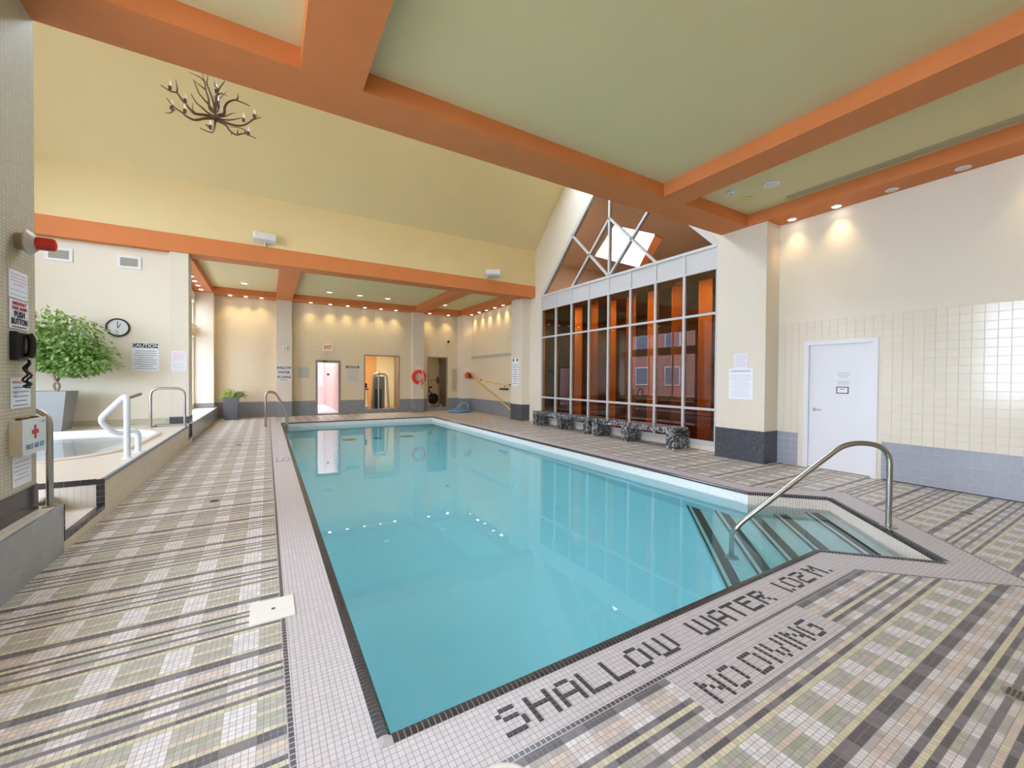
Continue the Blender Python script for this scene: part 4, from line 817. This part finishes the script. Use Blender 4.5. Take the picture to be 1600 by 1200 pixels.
for i, (x0, x1) in enumerate(((-3.77, -3.375), (-2.71, -2.325))):
    t = thing('air_vent', ('white framed air vent partly behind the red beacon', 'white framed air vent above the clock')[i], 'vent', ((x0 + x1) / 2, 11.75, 3.74)); z0, z1 = 3.74, 4.01
    fm = MB((0, 11.75, 0), **FY); fm.box(x0, x0 + .05, z0, z1, 0, .02); fm.box(x1 - .05, x1, z0, z1, 0, .02); fm.box(x0 + .05, x1 - .05, z1 - .05, z1, 0, .02); fm.box(x0 + .05, x1 - .05, z0, z0 + .05, 0, .02); fm.build('frame', M['white'], t)
    MB((0, 11.75, 0), **FY).box(x0 + .05, x1 - .05, z0 + .05, z1 - .05, 0, .004).build('backing', plain('vent_dark', rgb(120, 116, 104), .7), t)
    for k in range(8): MB((0, 11.75, 0), **FY).box(x0 + .05, x1 - .05, z0 + .06 + k * .02, z0 + .071 + k * .02, .004, .016).build('slat', plain('vent_slat', rgb(190, 184, 168), .5), t)
for i, (x, y, s) in enumerate(((-.04, 11.42, 0), (6.10, 11.40, .3))):
    t = thing('wall_speaker', ('white box speaker on a short stand above the far beam, near the clock wall end', 'white box speaker tilted on a bracket above the far beam, near the gable window')[i], 'speaker', (x, y, 4.575), 'white speakers on the far beam')
    c, s_ = math.cos(R(-28 if i else 4)), math.sin(R(-28 if i else 4)); fr = dict(u=(c, s_, 0), v=(-s_ * .25, c * .25, .968), n=(s_ * .968, -c * .968, .25))
    MB((x, y, 4.76), **fr).bevbox(-.23, .23, -.085, .085, -.09, .09, .02).build('cabinet', M['white'], t); MB((x, y, 4.76), **fr).box(-.19, .2, -.06, .06, .09, .094).build('grille', plain('speaker_grille', rgb(206, 210, 210), .6), t)
    MB().tube([(x - (.2 if i else 0), y + .16, 4.57), (x - (.1 if i else 0), y + .02, 4.70)], .018, 8).build('bracket', plain('bracket_beige', rgb(222, 206, 190), .5), t)

# ------------------------------------------------------------------ antler chandelier
ch = thing('antler_chandelier', 'brown antler chandelier with white candle bulbs under the vaulted ceiling', 'chandelier', (-.70, 8.1, 5.45)); antm = plain('antler', rgb(96, 62, 44), .55, noise=.35, nscale=14)
bulbs = []; HUB, ANT = ((-0.698,8.1,5.572),[([(-0.005,0.0,0.005),(-0.117,-0.014,-0.002),(-0.256,-0.029,-0.032),(-0.313,-0.043,0.002),(-0.418,-0.057,0.117),(-0.473,-0.071,0.185),(-0.547,-0.086,0.174),(-0.656,-0.1,0.215)],0.024,[[(-0.473,-0.071,0.185),(-0.46,-0.131,0.227),(-0.469,-0.191,0.318)]],[(-0.551,-0.086,0.197),(-0.375,-0.057,0.083)]),([(-0.016,0.0,-0.011),(-0.133,-0.058,-0.081),(-0.246,-0.117,-0.174),(-0.336,-0.175,-0.187),(-0.385,-0.233,-0.175),(-0.469,-0.292,-0.154),(-0.551,-0.35,-0.082)],0.022,[[(-0.47,-0.292,-0.189),(-0.506,-0.352,-0.281),(-0.555,-0.412,-0.33)]],[(-0.502,-0.292,-0.2),(-0.356,-0.233,-0.165)]),([(-0.005,0.0,0.017),(-0.103,0.05,0.075),(-0.19,0.1,0.162),(-0.256,0.15,0.23),(-0.303,0.2,0.318),(-0.339,0.25,0.404)],0.018,[[(-0.271,0.1,0.046),(-0.314,0.16,0.128),(-0.311,0.22,0.251)]],[]),([(-0.005,0.0,0.068),(-0.08,0.03,0.135),(-0.093,0.06,0.299),(-0.127,0.09,0.431),(-0.15,0.12,0.567),(-0.184,0.15,0.725)],0.02,[[(-0.15,0.12,0.592),(-0.228,0.18,0.676),(-0.368,0.24,0.736)],[(-0.137,0.09,0.453),(-0.225,0.15,0.532),(-0.314,0.21,0.618)]],[]),([(-0.005,0.0,0.068),(-0.084,0.07,0.207),(-0.184,0.14,0.339),(-0.242,0.21,0.447),(-0.291,0.28,0.599),(-0.32,0.35,0.695)],0.017,[],[]),([(0.0,0.0,0.044),(-0.027,0.012,0.245),(-0.069,0.025,0.388),(-0.111,0.037,0.519),(-0.102,0.05,0.662)],0.02,[[(-0.091,0.037,0.463),(-0.127,0.098,0.549),(-0.133,0.158,0.622)]],[]),([(0.0,0.0,0.044),(0.01,-0.05,0.222),(0.025,-0.1,0.311),(0.06,-0.15,0.394),(0.136,-0.2,0.51)],0.02,[[(0.049,-0.15,0.378),(0.014,-0.21,0.39),(0.004,-0.27,0.399)],[(0.035,-0.1,0.327),(0.101,-0.16,0.328),(0.168,-0.22,0.28)]],[(0.019,-0.1,0.347)]),([(0.005,0.0,0.046),(0.041,0.075,0.201),(0.046,0.15,0.4),(0.094,0.225,0.539),(0.133,0.3,0.65)],0.018,[],[(0.025,0.075,0.26)]),([(0.026,0.0,0.04),(0.112,-0.025,0.094),(0.124,-0.05,0.186),(0.168,-0.075,0.263),(0.255,-0.1,0.317),(0.331,-0.125,0.304),(0.467,-0.15,0.267)],0.024,[[(0.287,-0.1,0.328),(0.306,-0.16,0.351),(0.309,-0.22,0.368)]],[]),([(0.016,0.0,0.024),(0.126,0.067,0.11),(0.209,0.133,0.213),(0.26,0.2,0.279)],0.015,[],[]),([(0.015,0.0,-0.001),(0.15,0.033,0.035),(0.256,0.067,0.101),(0.342,0.1,0.167)],0.016,[],[(0.37,0.1,0.117)]),([(0.015,0.0,-0.014),(0.153,-0.02,-0.043),(0.283,-0.04,-0.05),(0.393,-0.06,-0.013),(0.504,-0.08,0.091),(0.616,-0.1,0.163)],0.022,[[(0.481,-0.08,0.071),(0.527,-0.14,0.092),(0.573,-0.2,0.133)]],[(0.526,-0.08,0.137)]),([(0.005,0.0,-0.03),(0.136,-0.08,-0.105),(0.205,-0.16,-0.226),(0.293,-0.24,-0.296),(0.402,-0.32,-0.283),(0.554,-0.4,-0.352)],0.022,[[(0.402,-0.32,-0.283),(0.415,-0.38,-0.272),(0.345,-0.44,-0.276),(0.186,-0.5,-0.333)],[(0.226,-0.16,-0.232),(0.219,-0.22,-0.315)],[(0.304,-0.24,-0.274),(0.307,-0.3,-0.241)]],[(0.45,-0.32,-0.294)]),([(-0.005,0.0,-0.033),(-0.001,-0.112,-0.192),(-0.016,-0.225,-0.341),(-0.065,-0.338,-0.407),(-0.15,-0.45,-0.438)],0.018,[[(-0.085,-0.338,-0.311),(-0.049,-0.398,-0.367),(-0.015,-0.458,-0.411)]],[(-0.036,-0.338,-0.356)]),([(-0.005,0.0,0.017),(0.039,0.1,0.15),(0.01,0.2,0.312),(-0.031,0.3,0.459),(-0.061,0.4,0.559)],0.018,[[(-0.001,0.2,0.334),(0.059,0.26,0.415)]],[])])
hc = Vector(HUB)
for path, r_, tines, cand in ANT:
    mb = MB(); sp = smoothpath([hc + Vector(p) for p in path], 4); n_ = len(sp); mb.tube(sp, r_, 7, taper=[1 - .7 * i / (n_ - 1) for i in range(n_)])
    for tn in tines:
        if len(tn) < 2: continue
        tp_ = smoothpath([hc + Vector(p) for p in tn], 4); mb.tube(tp_, r_ * .62, 6, taper=[1 - .75 * j / (len(tp_) - 1) for j in range(len(tp_))])
    mb.build('antler', antm, ch, True); bulbs += [hc + Vector(p) for p in cand]
MB().ball(tuple(hc), .055, 1.3, 1.3, .7).build('hub', antm, ch, True); MB().tube([(-.70, 8.1, 5.6), (-.70, 8.1, RZ)], .008, 6).build('chain', M['alud'], ch)
for p in bulbs:
    c = MB().lathe((p.x, p.y, p.z), [(.022, 0), (.022, .05), (.016, .055)], 10).build('candle_cup', antm, ch)
    MB().lathe((p.x, p.y, p.z + .055), [(.014, 0), (.018, .025), (.012, .06), (.002, .085)], 10).build('bulb', plain('candle_bulb', rgb(250, 248, 250), .3), c, True)

# ------------------------------------------------------------------ planters
def leaves(mb, c, rad, n_, size, rng, dome=True, hollow=.45):
    for i in range(n_):
        while True:
            p = Vector((rng.uniform(-1, 1), rng.uniform(-1, 1), rng.uniform(-1, 1)))
            if hollow < p.length < 1: break
        if dome and p.z < 0: p.z *= .75
        lump = 1 + .13 * math.sin(p.x * 7 + 1) * math.cos(p.y * 6) + .1 * math.sin(p.z * 9 + p.x * 4)
        q_ = Vector((c[0] + p.x * rad[0] * lump, c[1] + p.y * rad[1] * lump, c[2] + p.z * rad[2] * lump))
        d = Vector((p.x + rng.uniform(-.7, .7), p.y + rng.uniform(-.7, .7), rng.uniform(-.9, .25))).normalized(); s_ = d.cross(Vector((rng.uniform(-.3, .3), rng.uniform(-.3, .3), 1))).normalized(); up = s_.cross(d)
        l_ = size * rng.uniform(.7, 1.25); w_ = l_ * .26
        mb.add([tuple(q_), tuple(q_ + d * l_ * .45 + s_ * w_ - up * l_ * .06), tuple(q_ + d * l_ - up * l_ * .12), tuple(q_ + d * l_ * .45 - s_ * w_ - up * l_ * .06)], [(0, 1, 2), (0, 2, 3)])
def leafmat(name, c):
    m, nt, bs = newmat(name); bs.inputs['Roughness'].default_value = .35; g = N(nt, 'ShaderNodeNewGeometry'); wn = N(nt, 'ShaderNodeTexNoise'); wn.inputs['Scale'].default_value = 14; nt.links.new(g.outputs['Position'], wn.inputs['Vector'])
    nt.links.new(mix(nt, wn.outputs['Fac'], tuple(x * .55 for x in c[:3]) + (1,), tuple(min(1, x * 1.6) for x in c[:3]) + (1,)), bs.inputs['Base Color'])
    tr = N(nt, 'ShaderNodeBsdfTranslucent'); tr.inputs[0].default_value = (c[0] * 1.3, c[1] * 1.5, c[2], 1); mx = N(nt, 'ShaderNodeMixShader'); mx.inputs[0].default_value = .3
    nt.links.new(bs.outputs[0], mx.inputs[1]); nt.links.new(tr.outputs[0], mx.inputs[2]); nt.links.new(mx.outputs[0], nt.nodes['Material Output'].inputs[0]); return m
lm = leafmat('ficus_leaf', rgb(136, 164, 96)); potm = plain('grey_planter', rgb(146, 146, 146), .5, noise=.04); soil = plain('soil', rgb(60, 46, 36), .95, noise=.2, nscale=20)
def taper_pot(t, cx, cy, z0, h_, b_, tw):
    a = b_ / 2; c = tw / 2; i_ = c - .03
    MB().add([(cx - a, cy - a, z0), (cx + a, cy - a, z0), (cx + a, cy + a, z0), (cx - a, cy + a, z0), (cx - c, cy - c, z0 + h_), (cx + c, cy - c, z0 + h_), (cx + c, cy + c, z0 + h_), (cx - c, cy + c, z0 + h_), (cx - i_, cy - i_, z0 + h_), (cx + i_, cy - i_, z0 + h_), (cx + i_, cy + i_, z0 + h_), (cx - i_, cy + i_, z0 + h_), (cx - i_, cy - i_, z0 + h_ - .06), (cx + i_, cy - i_, z0 + h_ - .06), (cx + i_, cy + i_, z0 + h_ - .06), (cx - i_, cy + i_, z0 + h_ - .06)],
             [(0, 3, 2, 1)] + [(k, (k + 1) % 4, 4 + (k + 1) % 4, 4 + k) for k in range(4)] + [(4 + k, 4 + (k + 1) % 4, 8 + (k + 1) % 4, 8 + k) for k in range(4)] + [(8 + k, 8 + (k + 1) % 4, 12 + (k + 1) % 4, 12 + k) for k in range(4)]).build('pot', potm, t)
    MB().box(cx - i_, cx + i_, cy - i_, cy + i_, z0 + h_ - .07, z0 + h_ - .05).build('soil', soil, t)
fx, fy = -3.52, 11.12
t = thing('potted_ficus', 'broad leafy ficus tree in a tall tapered grey planter behind the hot tub', 'potted tree', (fx, fy, PZ)); taper_pot(t, fx, fy, PZ, .75, .44, .62)
mb = MB(); mb.tube(smoothpath([(fx + .1, fy - .1, PZ + .68), (fx + .16, fy - .1, 1.25), (fx + .10, fy - .12, 1.42), (fx + .12, fy - .1, 1.75)]), .022, 8); mb.tube(smoothpath([(fx + .16, fy - .06, PZ + .68), (fx + .09, fy - .1, 1.25), (fx + .15, fy - .06, 1.42), (fx + .1, fy - .05, 1.75)]), .02, 8)
rng = random.Random(5)
for k in range(9):
    a = k * .7; mb.tube(smoothpath([(fx + .12, fy - .08, 1.45 + .05 * k), (fx + .12 + .3 * math.cos(a), fy - .08 + .25 * math.sin(a), 1.75 + .05 * k), (fx + .12 + .65 * math.cos(a), fy - .08 + .4 * math.sin(a), 1.9 + .07 * k)]), .012, 5)
mb.build('trunk', plain('ficus_bark', rgb(150, 128, 106), .8, noise=.2), t, True)
mb = MB(); leaves(mb, (fx + .08, fy - .15, 2.02), (.82, .50, .62), 3200, .10, rng); leaves(mb, (fx + .42, fy - .25, 1.74), (.58, .40, .38), 1500, .10, rng); leaves(mb, (fx - .35, fy - .1, 1.9), (.5, .4, .5), 900, .10, rng)
mb.build('foliage', lm, t)
sx_, sy_ = -1.03, 16.72
t = thing('potted_plant', 'small leafy plant in a dark grey planter beside the far ledge', 'potted plant', (sx_, sy_, 0)); potm = plain('dark_planter', rgb(104, 106, 112), .5); taper_pot(t, sx_, sy_, 0, .74, .34, .44)
mb = MB(); leaves(mb, (sx_ - .03, sy_, .84), (.26, .22, .18), 260, .10, rng); mb.build('foliage', leafmat('bright_leaf', rgb(140, 172, 72)), t)
mb = MB()
for k in range(7): mb.tube(smoothpath([(sx_ + .05, sy_, .74), (sx_ + .18, sy_ - .05 + .02 * k, .95 - .02 * k), (sx_ + .32 + .02 * k, sy_ - .08 + .03 * k, .90 - .035 * k)]), .006, 4)
leaves(mb, (sx_ + .27, sy_, .85), (.16, .14, .13), 60, .09, rng); mb.build('trailing_stems', leafmat('dull_leaf', rgb(120, 124, 84)), t)

# ------------------------------------------------------------------ downlights and ceiling fittings
lens_on = plain('lamp_lens', rgb(255, 248, 232), .4, emit=(1, .88, .66, 1), es=14); lens_off = plain('lamp_lens_off', rgb(214, 210, 200), .4)
def downlight(x, y, z, label, group, on=True, watt=36, warm=(1, .74, .38), r_=.06, tilt=(0, 0)):
    t = thing('downlight', label, 'downlight', (x, y, z - .006), group)
    MB().lathe((x, y, z - .008), [(r_ * 1.25, .008), (r_ * 1.25, .0), (r_, -.002)], 20).build('trim_ring', M['white'], t, True); MB().lathe((x, y, z - .011), [(r_ * .86, 0), (r_ * .86, .004)], 20).build('lens', lens_on if on else lens_off, t)
    if on:
        l = bpy.data.lights.new('downlight_lamp', 'SPOT'); l.energy = watt; l.color = warm; l.spot_size = R(84); l.spot_blend = 1.0; l.shadow_soft_size = .06
        lo = bpy.data.objects.new('downlight_lamp', l); COL.objects.link(lo); lo.parent = t; lo.location = (0, 0, -.02); lo.rotation_euler = (tilt[0], tilt[1], 0)
ORD = ('first', 'second', 'third', 'fourth', 'fifth', 'sixth')
for k, x in enumerate((-1.07, -.62, -.16)): downlight(x, 16.98, ZF, '%s warm downlight above the small planter, counted from the side window' % ORD[k], 'downlights left of the shallow water pillar', tilt=(R(6), 0))
for k, x in enumerate((1.41, 2.08, 2.70, 3.34, 3.96, 4.57)): downlight(x, 16.98, ZF, '%s warm downlight above the exit door and gym window, counted from the shallow water pillar' % ORD[k], 'downlights above the exit door', tilt=(R(6), 0))
for k, x in enumerate((6.02, 6.87)): downlight(x, 16.98, ZF, 'warm downlight above the narrow gym door, beside the %s' % ('ring buoy pillar', 'corner pillar')[k], 'downlights above the gym door', tilt=(R(6), 0))
for k, y in enumerate((16.3, 15.56, 14.9, 14.19, 13.53)): downlight(7.68, y, ZF, '%s warm downlight above the yellow poles, counted from the corner pillar' % ORD[k], 'downlights above the poles', tilt=(0, R(-6)))
for k, y in enumerate((16.37, 15.7, 15.04, 14.37)): downlight(-1.80, y, ZF, '%s warm downlight along the bright side window, counted from the far corner' % ORD[k], 'downlights along the side window')
downlight(7.65, 3.57, ZB, 'lit warm downlight beside the pillar by the white door', 'downlights on the wall beam', watt=20, tilt=(0, R(-6))); downlight(7.665, 2.94, ZB, 'lit warm downlight above the white door', 'downlights on the wall beam', watt=26, tilt=(0, R(-6)))
downlight(7.67, 2.28, ZB, 'unlit downlight past the white door, first of the two', 'downlights on the wall beam', False); downlight(7.65, 1.575, ZB, 'unlit downlight nearest the picture edge on the wall beam', 'downlights on the wall beam', False); downlight(7.65, .88, ZB, 'lit warm downlight on the wall beam outside the picture', 'downlights on the wall beam', watt=26, tilt=(0, R(-6)))
for x, y, lb in ((1.88, 15.58, 'first of the three above the exit door'), (2.89, 15.6, 'second of the three above the exit door'), (3.9, 15.65, 'third of the three above the exit door'), (6.19, 15.7, 'alone in the coffer before the gym door'), (-.61, 15.6, 'alone in the coffer above the small planter')):
    t = thing('ceiling_lamp', 'round white ceiling lamp, ' + lb, 'ceiling lamp', (x, y, 4.42), 'round lamps in the far bay ceiling')
    MB().lathe((x, y, 4.42), [(.12, .012), (.12, 0), (.10, -.01)], 24).build('ring', M['white'], t, True); MB().lathe((x, y, 4.405), [(.085, 0), (.085, .004)], 24).build('lens', plain('dim_lens', rgb(250, 248, 236), .4, emit=(1, .96, .86, 1), es=1.6), t)
t = thing('ceiling_speaker', 'round white ceiling speaker in the coffer by the wall beam', 'speaker', (6.47, 3.31, ZC - .02)); MB().lathe((6.47, 3.31, ZC - .02), [(.11, .02), (.115, .01), (.10, 0), (.085, .004)], 28).build('ring', M['white'], t, True); MB().lathe((6.47, 3.31, ZC - .018), [(.08, 0), (.08, .004)], 28).build('grille', plain('speaker_grille', rgb(206, 210, 210), .6), t)
t = thing('smoke_detector', 'small white smoke detector on the coffer ceiling', 'smoke detector', (6.19, 3.76, ZC - .04)); MB().lathe((6.19, 3.76, ZC - .04), [(.03, 0), (.05, .012), (.055, .028), (.055, .04)], 20).build('base', M['white'], t, True); MB().lathe((6.19, 3.76, ZC - .05), [(.015, 0), (.02, .012)], 12).build('sensor', M['alud'], t)
t = thing('cover_plate', 'round yellowish cover plate beside the smoke detector', 'cover plate', (6.64, 3.77, ZC - .015)); MB().lathe((6.64, 3.77, ZC - .015), [(.085, 0), (.09, .008), (.09, .015)], 24).build('disc', plain('yellow_cover', rgb(214, 196, 120), .5), t, True); MB().lathe((6.64, 3.77, ZC - .018), [(.012, 0), (.012, .004)], 8).build('screw', M['alud'], t)
t = thing('slot_diffuser', 'long slotted air diffuser beside the wall beam', 'air diffuser', (7.16, 1.4, ZC - .012)); fm = MB()
MB().box(7.10, 7.235, -1.5, 3.40, ZC - .006, ZC - .002).build('backing', plain('vent_dark', rgb(120, 116, 104), .7), t)
for k in range(4): MB().box(7.10 + k * .04, 7.115 + k * .04, -1.5, 3.40, ZC - .016, ZC - .006).build('slat', plain('diffuser_slat', rgb(190, 180, 146), .5), t)
MB().box(7.10, 7.235, 3.38, 3.41, ZC - .016, ZC - .006).build('end_cap', plain('diffuser_slat', rgb(190, 180, 146), .5), t)
